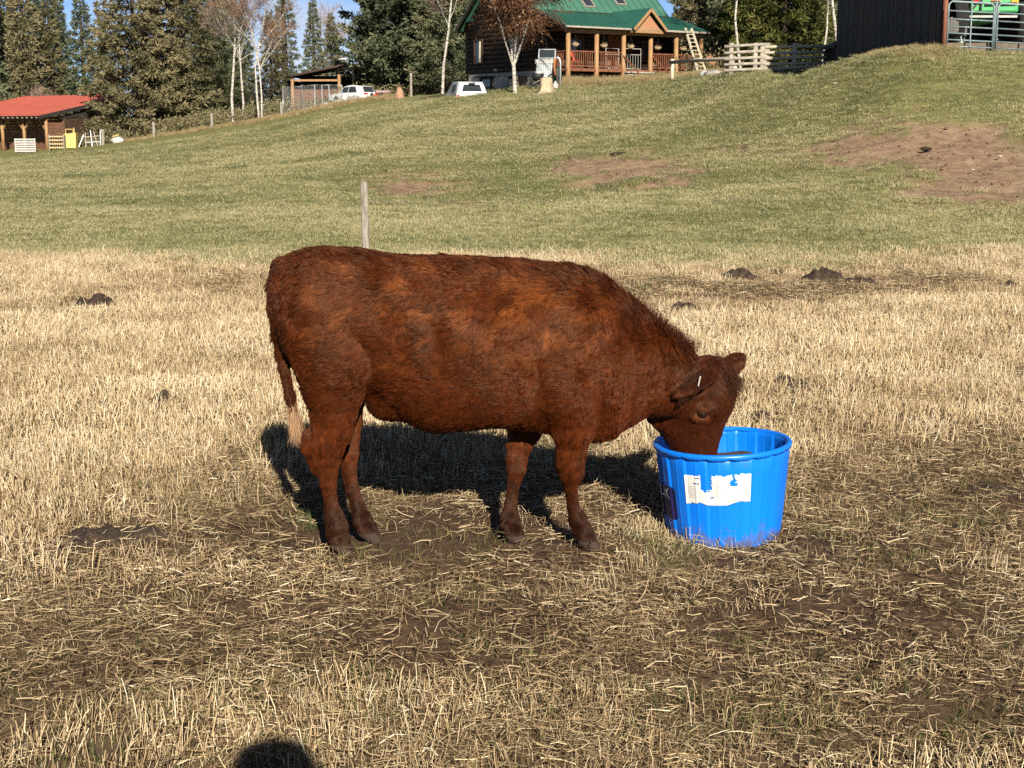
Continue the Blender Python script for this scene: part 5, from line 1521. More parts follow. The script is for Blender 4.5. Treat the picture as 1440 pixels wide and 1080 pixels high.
# things in front of the shed
def ground_thing(name, px, py, Y, rz, label, cat, group=None):
    p = at(px, py, Y); return empty(name, (p.x, Y, H(p.x, Y)), rz, label, cat, group)
pl = ground_thing('pallet', 36, 212, 109, math.radians(6), 'white wooden pallet stood on edge against the shed', 'pallet')
for i in range(6): MB().box((0, -.06, .10 + .175 * i), (1.55, .03, .12)).build('slat', wtrim_m, pl)
for x_ in (-.72, 0, .72): MB().box((x_, 0, .53), (.09, .09, 1.04)).build('stringer', grey_wood, pl)
yb_ = ground_thing('yellow_cart', 99, 210, 108.5, math.radians(5), 'yellow steel feed cart with a railed top beside the shed', 'cart')
yel = mat('yellow_paint', (.46, .34, .10), (.54, .41, .13), scale=4, rough=.5)
hull([[(-.42, 0, .1), (.42, 0, .1), (.42, .9, .1), (-.42, .9, .1)], [(-.45, 0, 1.15), (.45, 0, 1.25), (.45, .9, 1.25), (-.45, .9, 1.15)]], yel, 'hopper', yb_, .02)
MB().tube([(-.3, .1, 1.15), (-.3, .1, 1.5), (.25, .1, 1.5), (.25, .1, 1.2)], .035, 6).build('rail', yel, yb_); MB().tube([(.32, .1, 1.2), (.32, .1, 1.62)], .035, 6).build('rail', yel, yb_)
rk = ground_thing('slatted_rack', 81, 210, 108, math.radians(4), 'dark rack of pale split logs left of the yellow cart', 'rack')
for i in range(4):
    MB().box((0, 0, .12 + .27 * i), (1.05, .5, .05)).build('shelf', dark_m, rk)
    for q in range(6): MB().tube([(-.42 + .165 * q, -.3, .22 + .27 * i), (-.42 + .165 * q, .25, .22 + .27 * i)], .07, 6).build('split_log', pale_wood if (q + i) % 2 else yel, rk)
for s_ in (-1, 1): MB().box((s_ * .53, 0, .58), (.06, .5, 1.2)).build('side', grey_wood, rk)
bg = ground_thing('white_sack', 166, 201, 107, 0, 'heap of white sacking on the grass under the big spruce', 'sack')
MB().ball((0, 0, .18), (.5, .35, .3), 14, 8, jit=.18, seed=4).build('sack', wtrim_m, bg, True); MB().tube([(-.4, 0, .5), (.1, 0, .62)], .04, 6).build('tie_stick', yel, bg)
gt = ground_thing('leaning_frame', 128, 207, 109, math.radians(8), 'jumble of dark poles and a gate frame by the shed end', 'frame')
for i, (a, b) in enumerate([((-.9, 0, 0), (-.5, .1, .95)), ((-.4, 0, 0), (-.35, 0, 1.1)), ((.1, 0, 0), (.0, .1, 1.25)), ((.5, 0, 0), (.25, 0, 1.2)), ((.7, 0, 0), (.75, 0, 1.3)), ((-.5, 0, .75), (.75, 0, .85)), ((-.4, 0, .35), (.75, 0, .4))]):
    MB().tube([a, b], .045, 6).build('pole', grey_wood if i % 2 else steel_m, gt)

# ------------------------------------------------------------------ barn on the right
BX, BY0, BY1 = at(1322, 78, 39.0).x, 39.0, 51.5
bgz = H(BX, 39.0)
barn = empty('barn', (BX, BY0, bgz - .1), 0, 'dark weathered board barn with an open front behind the gate', 'barn')
board_m = mat('weathered_dark_board', (.010, .010, .012), (.026, .025, .027), scale=5, stretch=(4, 4, .35), rough=.75, bump=.4, c3=(.06, .056, .054))
reds_m = mat('red_brown_board', (.15, .05, .03), (.22, .085, .05), scale=5, stretch=(4, 4, .4), rough=.8)
rb = random.Random(4)
board_ms = [board_m, mat('weathered_brown_board', (.036, .026, .020), (.075, .055, .043), scale=5, stretch=(4, 4, .35), rough=.8, bump=.4), mat('weathered_grey_board', (.014, .015, .018), (.034, .035, .040), scale=5, stretch=(4, 4, .35), rough=.75, bump=.4, c3=(.09, .085, .08))]
n_b = 58
for i in range(n_b):
    y_ = (BY1 - BY0) * (i + .5) / n_b
    MB().box((-.015 * rb.random(), y_, 1.8 + .1 * rb.random()), (.035, (BY1 - BY0) / n_b - .006 - .022 * rb.random(), 4.7)).build('board', rb.choice(board_ms), barn)
MB().box((.06, (BY1 - BY0) / 2, 1.8), (.05, BY1 - BY0, 4.7)).build('lining', dark_m, barn)
BW = 9.0
MB().box((BW, 6.25, 1.8), (.1, 12.5, 4.7)).build('far_wall', board_m, barn)
MB().box((BW / 2, 12.5, 2.2), (BW, .1, 5.6)).build('back_wall', dark_m, barn)
for i in range(10):
    MB().prism([(-.5 + i * .56, -.5, 4.2 + i * .36), (.055 + i * .56, -.5, 4.2 + .355 + i * .36), (.055 + i * .56, -.5, 4.32 + .355 + i * .36), (-.5 + i * .56, -.5, 4.32 + i * .36)], (0, 13.5, 0)).build('roof_panel', steel_m, barn)
    MB().prism([(BW + .5 - i * .56, -.5, 4.2 + i * .36), (BW - .055 - i * .56, -.5, 4.2 + .355 + i * .36), (BW - .055 - i * .56, -.5, 4.32 + .355 + i * .36), (BW + .5 - i * .56, -.5, 4.32 + i * .36)], (0, 13.5, 0)).build('roof_panel', steel_m, barn)
for i in range(2): MB().box((.02 + .05 * i, -.06, 2.3), (.04, .05, 5.0 - .2 * i)).build('corner_board', reds_m, barn)
MB().box((BW / 2 + .3, -.04, 3.9), (BW - .6, .05, .9)).build('header', board_m, barn)
MB().box((BW / 2, 6, .10), (BW - .2, 12.3, .24)).build('floor', mat('barn_floor', (.09, .065, .045), (.13, .10, .07)), barn)
# lean-to at the far end of the barn
lt = at(1171, 84, 52); ltz = H(lt.x, 52)
ln_ = empty('lean_to', (lt.x, 51.6, ltz - .2), 0, 'low dark lean-to at the far corner of the barn', 'shed')
for i in range(8): MB().box((.1 + .16 * i, 0, .62 + .04 * i), (.15, .05, 1.3 + .08 * i)).build('board', board_m, ln_)
MB().box((.62, 1.2, .7), (1.1, 2.3, 1.2)).build('inner', dark_m, ln_); MB().prism([(-.1, -.1, 1.28), (1.4, -.1, 2.0), (1.4, -.1, 2.06), (-.1, -.1, 1.34)], (0, 2.6, 0)).build('roof', board_m, ln_)
# steel gates
gate_m = mat('gate_steel', (.13, .17, .18), (.20, .25, .26), scale=8, rough=.5, metal=.2)
def tube_gate(px0, px1, label, mid=True):
    Yg = 38.6
    a, b = at(px0, 72, Yg), at(px1, 70, Yg); a.z = H(a.x, Yg); b.z = H(b.x, Yg)
    o = empty('tube_gate', a, 0, label, 'gate', 'tubular steel gates across the barn front'); ln = b.x - a.x; dz = b.z - a.z
    hh = [.08, .24, .41, .58, .77, .98, 1.22]
    rc = .09
    MB().tube([(.02, 0, .05), (.02, 0, 1.14), (.1, 0, 1.22), (ln - .1, 0, 1.22 + dz), (ln - .02, 0, 1.14 + dz), (ln - .02, 0, .05 + dz)], .028, 8).build('frame', gate_m, o, True)
    for h_ in hh[:-1]: MB().tube([(.02, 0, h_), (ln - .02, 0, h_ + dz)], .021, 8).build('bar', gate_m, o, True)
    n = max(1, int(ln / 1.0))
    for i in range(1, n + 1):
        x_ = ln * i / (n + 1); MB().tube([(x_, -.03, .05), (x_, -.03, 1.22 + dz * i / (n + 1))], .02, 6).build('upright', gate_m, o)
    return o
tube_gate(1330, 1396, 'short tubular steel gate hinged at the barn corner')
tube_gate(1399, 1560, 'long tubular steel gate reaching past the barn front')
for px, lb in ((1327, 'weathered gate post at the barn corner'), (1397.5, 'steel post between the two tubular gates')):
    p = at(px, 74, 38.65); z_ = H(p.x, 38.65)
    o = empty('gate_post', (p.x, 38.65, z_), 0, lb, 'post'); MB().tube([(0, 0, -.2), (0, 0, 1.6)], .055 if px < 1390 else .035, 10).build('post', reds_m if px < 1390 else gate_m, o, True)
    for h_ in (.3, 1.0): MB().tube([(0, -.01, h_), (.08, -.05, h_)], .02, 6).build('hinge', steel_m, o)
# tractor inside the barn
tq = at(1396, 66, 42.2)
trac = empty('tractor', (tq.x, 42.2, bgz + .24), 0, 'green tractor with an orange slow-moving triangle inside the barn', 'tractor')
green_p = mat('tractor_green', (.035, .26, .075), (.05, .31, .10), scale=3, rough=.4, spec=.5)
yel2 = mat('tractor_yellow', (.65, .47, .02), rough=.45); ora = mat('orange_reflector', (.80, .12, .05), rough=.5); ambr = mat('amber_lamp', (.75, .30, .03), rough=.25)
hull([[(-.68, 0, .95), (.68, 0, .95), (.68, 0, 1.42), (-.68, 0, 1.42)], [(-.70, .12, .9), (.70, .12, .9), (.70, .12, 1.5), (-.70, .12, 1.5)], [(-.62, 1.1, .9), (.62, 1.1, .9), (.55, 1.1, 1.55), (-.55, 1.1, 1.55)]], green_p, 'rear_body', trac, .03)
hull([rect(1.2, -.32, .32, .7, 1.45), rect(2.6, -.30, .30, .7, 1.35), rect(2.75, -.25, .25, .75, 1.25)], green_p, 'hood', trac, .03)
for s_ in (-1, 1):
    w = MB().lathe([(.34, -.2), (.66, -.19), (.70, -.12), (.70, .12), (.66, .19), (.34, .2)], 24).build('wheel', tyre_m, trac, loc=(s_ * .92, .6, .70), rot=(0, math.pi / 2, 0))
    MB().lathe([(.08, -.14), (.34, -.12), (.34, .12), (.08, .14)], 18).build('rim', yel2, w)
    w = MB().lathe([(.2, -.12), (.38, -.12), (.38, .12), (.2, .12)], 20).build('wheel', tyre_m, trac, loc=(s_ * .6, 2.3, .38), rot=(0, math.pi / 2, 0))
    MB().lathe([(.05, -.1), (.2, -.1), (.2, .1), (.05, .1)], 14).build('rim', yel2, w)
    MB().box((s_ * .55, -.03, 1.22), (.2, .05, .11)).build('lamp', ambr if s_ > 0 else red_lamp, trac)
MB().prism([(-.14, -.06, 1.24), (.14, -.06, 1.24), (0, -.06, 1.50)], (0, .02, 0)).build('warning_triangle', ora, trac)
for p0, p1 in (((-.42, -.07, .98), (-.42, -.07, 1.46)), ((-.66, -.07, 1.02), (-.30, -.07, 1.44)), ((-.42, -.075, 1.47), (.5, -.075, 1.47)), ((-.30, -.075, 1.15), (.6, -.075, 1.18))):
    MB().bar(p0, p1, .05, .05).build('hitch_frame', black_m, trac)
MB().box((0, .15, .82), (1.5, .06, .06)).build('drawbar', wtrim_m, trac)
MB().box((0, .9, 1.6), (.5, .45, .12)).build('seat', black_m, trac); MB().box((0, 1.12, 1.85), (.46, .1, .45)).build('seat_back', black_m, trac)
chair_grey = mat('aged_chair_wood', (.075, .07, .062), (.12, .11, .098), scale=7, rough=.85)
# slatted chair in the barn doorway
cc = at(1338, 70, 40.4)
ac = empty('slatted_chair', (cc.x, 40.4, bgz + .13), math.radians(-5), 'grey slatted garden chair with rounded back in the barn doorway', 'chair')
for i in range(5):
    hgt = .78 - .028 * (i - 2) ** 2
    MB().bar((-.16 + .08 * i, .05, .25), (-.16 + .08 * i, .2, hgt), .068, .02).build('back_slat', chair_grey, ac)
for i in range(4): MB().box((0, -.42 + .12 * i, .30 - .015 * i), (.46, .1, .025)).build('seat_slat', chair_grey, ac)
for s_ in (-1, 1):
    MB().box((s_ * .25, -.4, .15), (.05, .05, .3)).build('leg', chair_grey, ac); MB().box((s_ * .25, .15, .12), (.05, .05, .24)).build('leg', chair_grey, ac); MB().box((s_ * .27, -.15, .47), (.1, .6, .025)).build('armrest', chair_grey, ac)
    MB().box((s_ * .27, -.40, .38), (.05, .05, .17)).build('arm_support', chair_grey, ac)
bk = at(1350, 68, 40.9)
o = empty('plastic_bottle', (bk.x, 40.9, bgz + .12), 0, 'small pale green bottle on the barn floor by the chair', 'bottle')
MB().lathe([(.06, 0), (.07, .15), (.03, .24), (.03, .28)], 10).build('bottle_body', mat('mint_plastic', (.35, .62, .45), rough=.4), o, True); MB().lathe([(.035, .28), (.035, .32)], 8).build('cap', wtrim_m, o)

# ------------------------------------------------------------------ pole fence, rail, playhouse, oddments beyond the crest
fence_y = 53.5
def fence_x(px): return at(px, 100, fence_y).x
def zpx(py, Y=53.5): return at(1050, py, Y).z
fg = lambda px: H(fence_x(px), fence_y)
def pole_fence(px0, px1, rows, posts, label, m):
    o = empty('pole_fence', (fence_x(px0), fence_y, fg(px0)), 0, label, 'fence', 'pole fence by the barn')
    x0, z0 = o.location.x, o.location.z
    for (pa, pb) in rows:
        MB().tube([(-.12, -.07, zpx(pa) - z0), ((fence_x(px1) - x0) * .5, -.05, zpx((pa + pb) / 2) - z0 + .01), (fence_x(px1) - x0 + .1, -.06, zpx(pb) - z0)], [.062, .055, .06], 8).build('rail', m, o, True)
    for p in posts:
        MB().tube([(fence_x(p) - x0, 0, fg(p) - z0 - .3), (fence_x(p) - x0, 0, zpx(62) - z0 + .04)], [.10, .09], 8).build('post', m, o, True)
    return o
pole_fence(1022, 1077, [(66, 62.5), (75, 71.5), (83.5, 80.5), (91.5, 89), (99.5, 97)], [1027.5, 1061.5, 1071, 1075], 'section of grey pole fence right of the porch', grey_wood)
pole_fence(1079, 1172, [(66.5, 65), (74.5, 73.5), (82.5, 81), (90.5, 88.5), (98, 92)], [1117, 1166], 'section of pale pole fence running into the barn\'s shade', pale_wood)
rs = at(945, 115, 72); rz0 = H(rs.x, 72)
o = empty('hitching_rail', (rs.x, 72, rz0), 0, 'long grey rail on a pale post in front of the ladder', 'rail')
MB().tube([(0, 0, -.2), (0, 0, at(945, 86, 72).z - rz0 + .1)], .10, 8).build('post', pale_wood, o, True)
e_ = at(1034, 81.5, 58) - o.location; MB().tube([(-.1, -.1, at(945, 88, 72).z - rz0), (e_.x, e_.y, e_.z)], [.085, .07], 8).build('rail', grey_wood, o, True)
MB().tube([(e_.x - .1, e_.y, e_.z + .05), (e_.x - .1, e_.y, H(rs.x + e_.x, 58) - rz0 - .2)], .08, 8).build('post', grey_wood, o, True)
ph_ = at(996, 96, 90); phz = H(ph_.x, 90)
o = empty('playhouse', (ph_.x, 90, phz), math.radians(-18), 'small brown gabled playhouse beyond the porch\'s right end', 'playhouse')
hp0 = at(996, 85, 90).z - phz
MB().prism([(-.62, 0, -.3), (.62, 0, -.3), (.62, 0, hp0), (0, 0, hp0 + .62), (-.62, 0, hp0)], (0, 1.4, 0)).build('wall', cedar_m, o)
for s_ in (-1, 1): MB().prism([(s_ * .82, -.15, hp0 - .15), (0, -.15, hp0 + .67), (0, -.15, hp0 + .75), (s_ * .88, -.15, hp0 - .1)], (0, 1.7, 0)).build('roof', log_m, o)
MB().box((0, -.02, .15), (.4, .05, .8)).build('door', dark_m, o)
for i, (px, py, Y, w, h, lb) in enumerate([(992, 109, 70, .30, .24, 'white tarp-covered heap left of the pole fence'), (1004, 110, 69, .5, .22, 'pale boulder below the white heap'), (1033, 101, 58, .14, .2, 'white drum behind the pole fence'), (1017, 103, 59, .14, .16, 'white bag by the end post of the pole fence')]):
    p = at(px, py, Y); z_ = H(p.x, Y)
    tag(MB().ball((0, 0, h * .6), (w, w * .8, h), 12, 8, jit=.15, seed=i + 20).build('white_heap' if i != 1 else 'boulder', wtrim_m if i != 1 else rock_m, None, True, loc=(p.x, Y, z_)), lb, ['heap', 'boulder', 'drum', 'bag'][i])

# ------------------------------------------------------------------ fence posts and wire
old_post = mat('old_split_post', (.10, .085, .068), (.30, .265, .215), scale=9, stretch=(4, 4, .5), rough=.95, bump=.8, lo=.3, hi=.6, bscale=20)
def fpost(px, Y, top, lab, r=.05, lean=0.0):
    p = at(px, 200, Y); z_ = H(p.x, Y); h_ = at(px, top, Y).z - z_
    o = empty('fence_post', (p.x, Y, z_), 0, lab, 'fence post', 'wooden fence posts')
    rp = random.Random(int(px)); nz_ = 9
    MB().tube([(lean * i / nz_ + rp.gauss(0, r * .06), rp.gauss(0, r * .06), -.3 + (h_ + .3) * i / nz_) for i in range(nz_ + 1)], [r * (1.06 - .12 * i / nz_) * rp.uniform(.95, 1.05) for i in range(nz_ + 1)], 11).build('post', old_post, o, True)
    MB().lathe([(r * .9, h_ - .005), (r * .7, h_ + .012)], 10, (lean, 0, 0)).build('post_top', old_post, o)
    return o
fpost(513, 17.4, 257, 'weathered fence post standing right behind the cow', .046, -.02)
for px, top, lb in ((145, 182, 'fence post at the shed\'s right end'), (217, 172, 'fence post in front of the big spruce'), (299, 160, 'fence post at the foot of the white aspens'), (397, 144, 'fence post below the dog kennel')):
    fpost(px, 108, top, lb, .11)
fpost(579, 99, 103, 'tall pale pole under the big pine', .09)
fpost(-70, 17.2, 262, 'fence post left of the shed view'); fpost(1560, 19.2, 240, 'fence post at the far right of the field')
wm = mat('fence_wire_thin', (.5, .5, .5), rough=.4, metal=.7)
wl = [at(-70, 200, 17.2), at(513, 200, 17.4), at(1560, 200, 19.2)]
for i, zz in enumerate((.72,)):
    pts = []
    for a, b in zip(wl[:-1], wl[1:]):
        for t in np.linspace(0, 1, 12): 
            x_ = a.x + (b.x - a.x) * t; y_ = a.y + (b.y - a.y) * t - .06
            za, zb = H(a.x, a.y), H(b.x, b.y)
            pts.append((x_, y_, za + (zb - za) * t + zz - .05 * 4 * t * (1 - t)))
    o = MB().tube(pts, .0009, 4, False).build('fence_wire', wm, None)
    tag(o, 'thin steel fence wire along the edge of the stubble', 'wire')
# ------------------------------------------------------------------ trees
def leaf_mat(name, stops, rough=.8, trans=.2):
    m = bpy.data.materials.new(name); m.use_nodes = True
    n = m.node_tree; N = n.nodes.new; l = n.links.new; n.nodes.clear()
    out = N('ShaderNodeOutputMaterial'); d = N('ShaderNodeBsdfPrincipled'); t = N('ShaderNodeBsdfTranslucent'); mx = N('ShaderNodeMixShader')
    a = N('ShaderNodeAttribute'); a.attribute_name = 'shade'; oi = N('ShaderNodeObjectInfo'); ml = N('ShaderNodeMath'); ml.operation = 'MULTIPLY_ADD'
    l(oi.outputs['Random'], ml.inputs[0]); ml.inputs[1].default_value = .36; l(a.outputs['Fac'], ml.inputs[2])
    r = N('ShaderNodeValToRGB'); e = r.color_ramp.elements
    e[0].position, e[0].color = stops[0][0], (*stops[0][1], 1); e[1].position, e[1].color = stops[-1][0], (*stops[-1][1], 1)
    for s in stops[1:-1]: q = e.new(s[0]); q.color = (*s[1], 1)
    l(ml.outputs[0], r.inputs['Fac']); l(r.outputs['Color'], d.inputs['Base Color']); l(r.outputs['Color'], t.inputs['Color'])
    d.inputs['Roughness'].default_value = rough; d.inputs['Specular IOR Level'].default_value = .15; mx.inputs[0].default_value = trans
    l(d.outputs[0], mx.inputs[1]); l(t.outputs[0], mx.inputs[2]); l(mx.outputs[0], out.inputs['Surface'])
    return m
spruce_m = leaf_mat('spruce_needles', [(0, (0.0504, 0.0515, 0.0246)), (.35, (0.1030, 0.0986, 0.0470)), (.65, (0.1680, 0.1478, 0.0762)), (1, (0.2352, 0.1926, 0.1064))])
dark_sp_m = leaf_mat('dark_needles', [(0, (0.0360, 0.0480, 0.0252)), (.4, (0.0744, 0.0912, 0.0480)), (.7, (0.1296, 0.1416, 0.0768)), (1, (0.1980, 0.1896, 0.1056))])
cedar_gm = leaf_mat('cedar_green', [(0, (0.0330, 0.0440, 0.0110)), (.4, (0.0770, 0.0880, 0.0220)), (.7, (0.1265, 0.1265, 0.0352)), (1, (0.1760, 0.1595, 0.0550))])
brown_lm = leaf_mat('brown_birch_leaves', [(0, (.070, .030, .016)), (.4, (.13, .060, .032)), (.75, (.20, .105, .055)), (1, (.28, .17, .09))])
twig_m = leaf_mat('fine_twigs', [(0, (.10, .062, .052)), (.5, (.18, .12, .10)), (1, (.28, .20, .17))], trans=.0)
bark_m = mat('conifer_bark', (.035, .026, .020), (.07, .05, .038), scale=8, stretch=(3, 3, .6), rough=.95, bump=.5)
birch_m = mat('white_birch_bark', (.05, .044, .04), (.34, .31, .27), scale=5, stretch=(1, 1, 3.0), rough=.85, lo=.36, hi=.47, c3=(.42, .385, .335))

def kites(c, d, s_, ln, wd):
    """leaf-shaped faces: centre base c, direction d, side s_, length and width -> verts, faces"""
    n = len(c)
    v = np.empty((n, 4, 3)); v[:, 0] = c; v[:, 1] = c + d * (ln * .55)[:, None] + s_ * (wd * .5)[:, None]; v[:, 2] = c + d * ln[:, None]; v[:, 3] = c + d * (ln * .45)[:, None] - s_ * (wd * .5)[:, None]
    return v.reshape(-1, 3), np.arange(n * 4).reshape(n, 4)
def nrm(v): return v / (np.linalg.norm(v, axis=1, keepdims=True) + 1e-9)
def leaf_mesh(name, v, f, shade, m):
    me = mesh_np(name, v, f); a = me.attributes.new('shade', 'FLOAT', 'POINT'); a.data.foreach_set('value', np.repeat(shade, 4).astype(np.float32)); me.materials.append(m)
    return me
def conifer(name, Hh, R, seed, m, base=.04, shape=.8, droop=.25, dens=1.0, spray=.34, lump=.35, bare=0.0, upt=.25):
    """trunk and crown meshes; the crown is whorls of branches set with needle sprays"""
    r = np.random.default_rng(seed); rr = random.Random(seed)
    tb = MB(); tb.tube([(0, 0, -.4), (.02, 0, Hh * .3), (0, .03, Hh * .7), (0, 0, Hh * .98)], [Hh * .021, Hh * .016, Hh * .008, .015], 8)
    C, D, S, Ln, Wd, Sh = [], [], [], [], [], []
    z = Hh * base
    while z < Hh * .985:
        t = z / Hh
        Rz = R * min(1, (1 - t) ** shape * 1.06) * (1 - .5 * max(0, .12 - t) / .12)
        nb = max(4, int(5 + 3 * (1 - t)))
        a0 = r.random() * 6.28
        for k in range(nb):
            if r.random() < bare: continue
            az = a0 + k * 6.283 / nb + r.normal(0, .22)
            L_ = Rz * r.uniform(1 - lump, 1 + lump * .35)
            if L_ < .15: L_ = .15
            o = np.array([math.cos(az), math.sin(az), 0.0])
            n_s = max(3, int(L_ / .19 * dens * (1.0 if L_ > 1 else 1.3)))
            ss = np.sqrt(r.random(n_s)) * .92 + .08
            zc = z + r.normal(0, .12)
            def curve(s): return np.stack([o[0] * L_ * s, o[1] * L_ * s, zc + L_ * (-droop * s + upt * s * s)], -1)
            p = curve(ss)
            side = np.array([-o[1], o[0], 0.0])
            wv = L_ * .30 * (1.05 - ss)
            off = r.normal(0, .5, n_s)
            p = p + side[None] * (off * wv)[:, None] * 1.5 + np.array([0, 0, 1])[None] * (r.normal(0, .07, n_s) - .05)[:, None]
            dr = nrm(o[None] * .75 + side[None] * (np.sign(off) * r.uniform(.1, .9, n_s))[:, None] + np.array([0, 0, 1])[None] * r.normal(.02, .35, n_s)[:, None])
            lb = r.normal(0, .19)
            for q in range(4):
                d2 = nrm(dr + r.normal(0, .45, (n_s, 3)))
                C.append(p + r.normal(0, .06, (n_s, 3))); D.append(d2); S.append(nrm(np.cross(d2, r.normal(0, 1, (n_s, 3)))))
                Ln.append(spray * r.uniform(.55, 1.2, n_s)); Wd.append(spray * r.uniform(.15, .30, n_s))
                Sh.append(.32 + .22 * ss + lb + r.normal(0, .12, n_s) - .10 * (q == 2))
            if L_ > .8 and k % 2 == 0:
                e = curve(np.array([0, .5, .9])); tb.tube([tuple(x_) for x_ in e], [.05 * (1 - t) + .015, .025, .008], 5, False)
        z += Hh * .0165 * r.uniform(.8, 1.25) * (1.0 + .5 * (1 - t)) + .08
    C, D, S = [np.concatenate(a) for a in (C, D, S)]; Ln, Wd, Sh = [np.concatenate(a) for a in (Ln, Wd, Sh)]
    v, f = kites(C, D, S, Ln, Wd)
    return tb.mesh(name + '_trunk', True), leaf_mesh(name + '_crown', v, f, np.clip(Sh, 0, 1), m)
def put_tree(name, meshes, tm, px, py, Y, s, rz, label, cat='tree', group=None, zs=1.0, sink=0.0):
    p = at(px, py, Y)
    o = empty(name, (p.x, Y, H(p.x, Y) - sink), rz, label, cat, group)
    o.scale = (s, s, s * zs)
    link('trunk', meshes[0], tm, o)
    link('crown', meshes[1], None, o)
    return o
V_big = conifer('big_spruce', 16, 5.0, 11, spruce_m, .02, .55, .30, 3.2, .44, .30)
V_sp1 = conifer('spruce', 17, 3.6, 12, spruce_m, .04, .70, .28, 2.6, .42, .35)
V_sp2 = conifer('spruce', 18, 3.0, 13, dark_sp_m, .05, .80, .30, 2.6, .42, .35)
V_nar = conifer('narrow_spruce', 18, 1.7, 14, dark_sp_m, .08, .62, .40, 2.2, .34, .45)
V_pin = conifer('pine', 14, 4.6, 15, dark_sp_m, .10, .38, .18, 3.2, .48, .38, .05, .30)
V_ced = conifer('cedar', 11, 3.4, 16, cedar_gm, .02, .55, .30, 3.0, .34, .28)
V_far = conifer('far_spruce', 22, 3.2, 17, dark_sp_m, .06, .80, .25, 1.9, .62, .35)
V_far2 = conifer('far_spruce', 20, 2.7, 18, spruce_m, .06, .75, .30, 1.9, .58, .40)

def bare_tree(name, Hh, seed, stems=1, spread=.35, levels=4, r0=.16, leaf=None, nleaf=0, twigs=2200, weep=.0, fork=.45, bole=0.0):
    rr = random.Random(seed); r = np.random.default_rng(seed)
    tb = MB(); tips = []
    def grow(p, d, ln, rad, lev):
        n = 4; pts = [p]; rads = [rad]; q = Vector(p); dd = Vector(d)
        for i in range(n):
            dd = (dd + Vector((rr.gauss(0, .09), rr.gauss(0, .09), rr.gauss(.03, .05)))).normalized()
            q = q + dd * ln / n; pts.append(q.copy()); rads.append(rad * (1 - .55 * (i + 1) / n))
        tb.tube(pts, rads, 7 if lev == 0 else 5 if lev < 3 else 4, False)
        if lev >= levels - 1: tips.append((pts, rads)); return
        nb = rr.randint(3, 5) if lev else rr.randint(6, 9)
        for k in range(nb):
            t = rr.uniform(fork if lev == 0 else .3, 1.0); i = min(n - 1, int(t * n)); b = pts[i].lerp(pts[i + 1], t * n - i)
            a = rr.uniform(0, 6.283); sd = Vector((math.cos(a), math.sin(a), rr.uniform(-.1, .6)))
            nd = (dd * rr.uniform(.5, 1.0) + sd * rr.uniform(.5, 1.0)).normalized()
            grow(b, nd, ln * rr.uniform(.32, .55), rads[i] * rr.uniform(.35, .55), lev + 1)
        tips.append((pts[2:], rads[2:]))
    if bole: tb.tube([(.12, 0, -.3), (.06, 0, bole * .5), (0, 0, bole + .1)], [r0 * 1.9, r0 * 1.55, r0 * 1.35], 8, False)
    for s in range(stems):
        a = s * 6.283 / max(1, stems) + rr.uniform(-.4, .4); lean = spread * rr.uniform(.6, 1.2) if stems > 1 else rr.uniform(-.06, .06)
        grow(Vector((0, 0, bole - .1 if bole else -.3)) + Vector((math.cos(a), math.sin(a), 0)) * ((.03 if bole else .08) if stems > 1 else 0), Vector((math.cos(a) * lean, math.sin(a) * lean, 1)).normalized(), Hh * rr.uniform(.85, 1.0) * .62, r0 * rr.uniform(.75, 1.0), 0)
    # fine twigs and leaves along the outer branches
    P, Dv = [], []
    for pts, _ in tips:
        for i in range(len(pts) - 1):
            for k in range(3): P.append(pts[i].lerp(pts[i + 1], rr.random())); Dv.append((pts[i + 1] - pts[i]).normalized())
    P = np.array([tuple(v) for v in P]); Dv = np.array([tuple(v) for v in Dv])
    i = r.integers(0, len(P), twigs); d = nrm(Dv[i] + r.normal(0, .5, (twigs, 3)) + np.array([0, 0, -weep]))
    c = P[i]; ln = r.uniform(.35, 1.0, twigs) * (1 + weep * .7)
    v, f = kites(c, d, nrm(np.cross(d, r.normal(0, 1, (twigs, 3)))), ln, np.full(twigs, .020)); sh = r.uniform(.2, .9, twigs)
    crown_m = twig_m
    if leaf is not None:
        j = r.integers(0, twigs, nleaf); c2 = c[j] + d[j] * (ln[j] * r.random(nleaf))[:, None]; d2 = nrm(r.normal(0, 1, (nleaf, 3)) + np.array([0, 0, -.6]))
        v2, f2 = kites(c2, d2, nrm(np.cross(d2, r.normal(0, 1, (nleaf, 3)))), r.uniform(.07, .16, nleaf), r.uniform(.05, .09, nleaf))
        f = np.concatenate([f, f2 + len(v)]); v = np.concatenate([v, v2]); sh = np.concatenate([sh * .6, r.uniform(.1, 1, nleaf)]); crown_m = leaf
    return tb.mesh(name + '_trunk', True), leaf_mesh(name + '_crown', v, f, sh, crown_m)
B_asp = bare_tree('aspen', 17, 31, 1, .1, 4, .135, fork=.5)
B_asp2 = bare_tree('aspen', 15, 32, 1, .1, 4, .115, fork=.55)
B_red = bare_tree('aspen', 15, 33, 2, .18, 4, .11, brown_lm, 2600, 2600, .2)
B_bir = bare_tree('birch', 8.2, 34, 4, .36, 4, .068, brown_lm, 15000, 9000, 1.0, .22, bole=1.5)
B_sap = bare_tree('sapling', 6, 35, 2, .2, 3, .05, None, 0, 700)

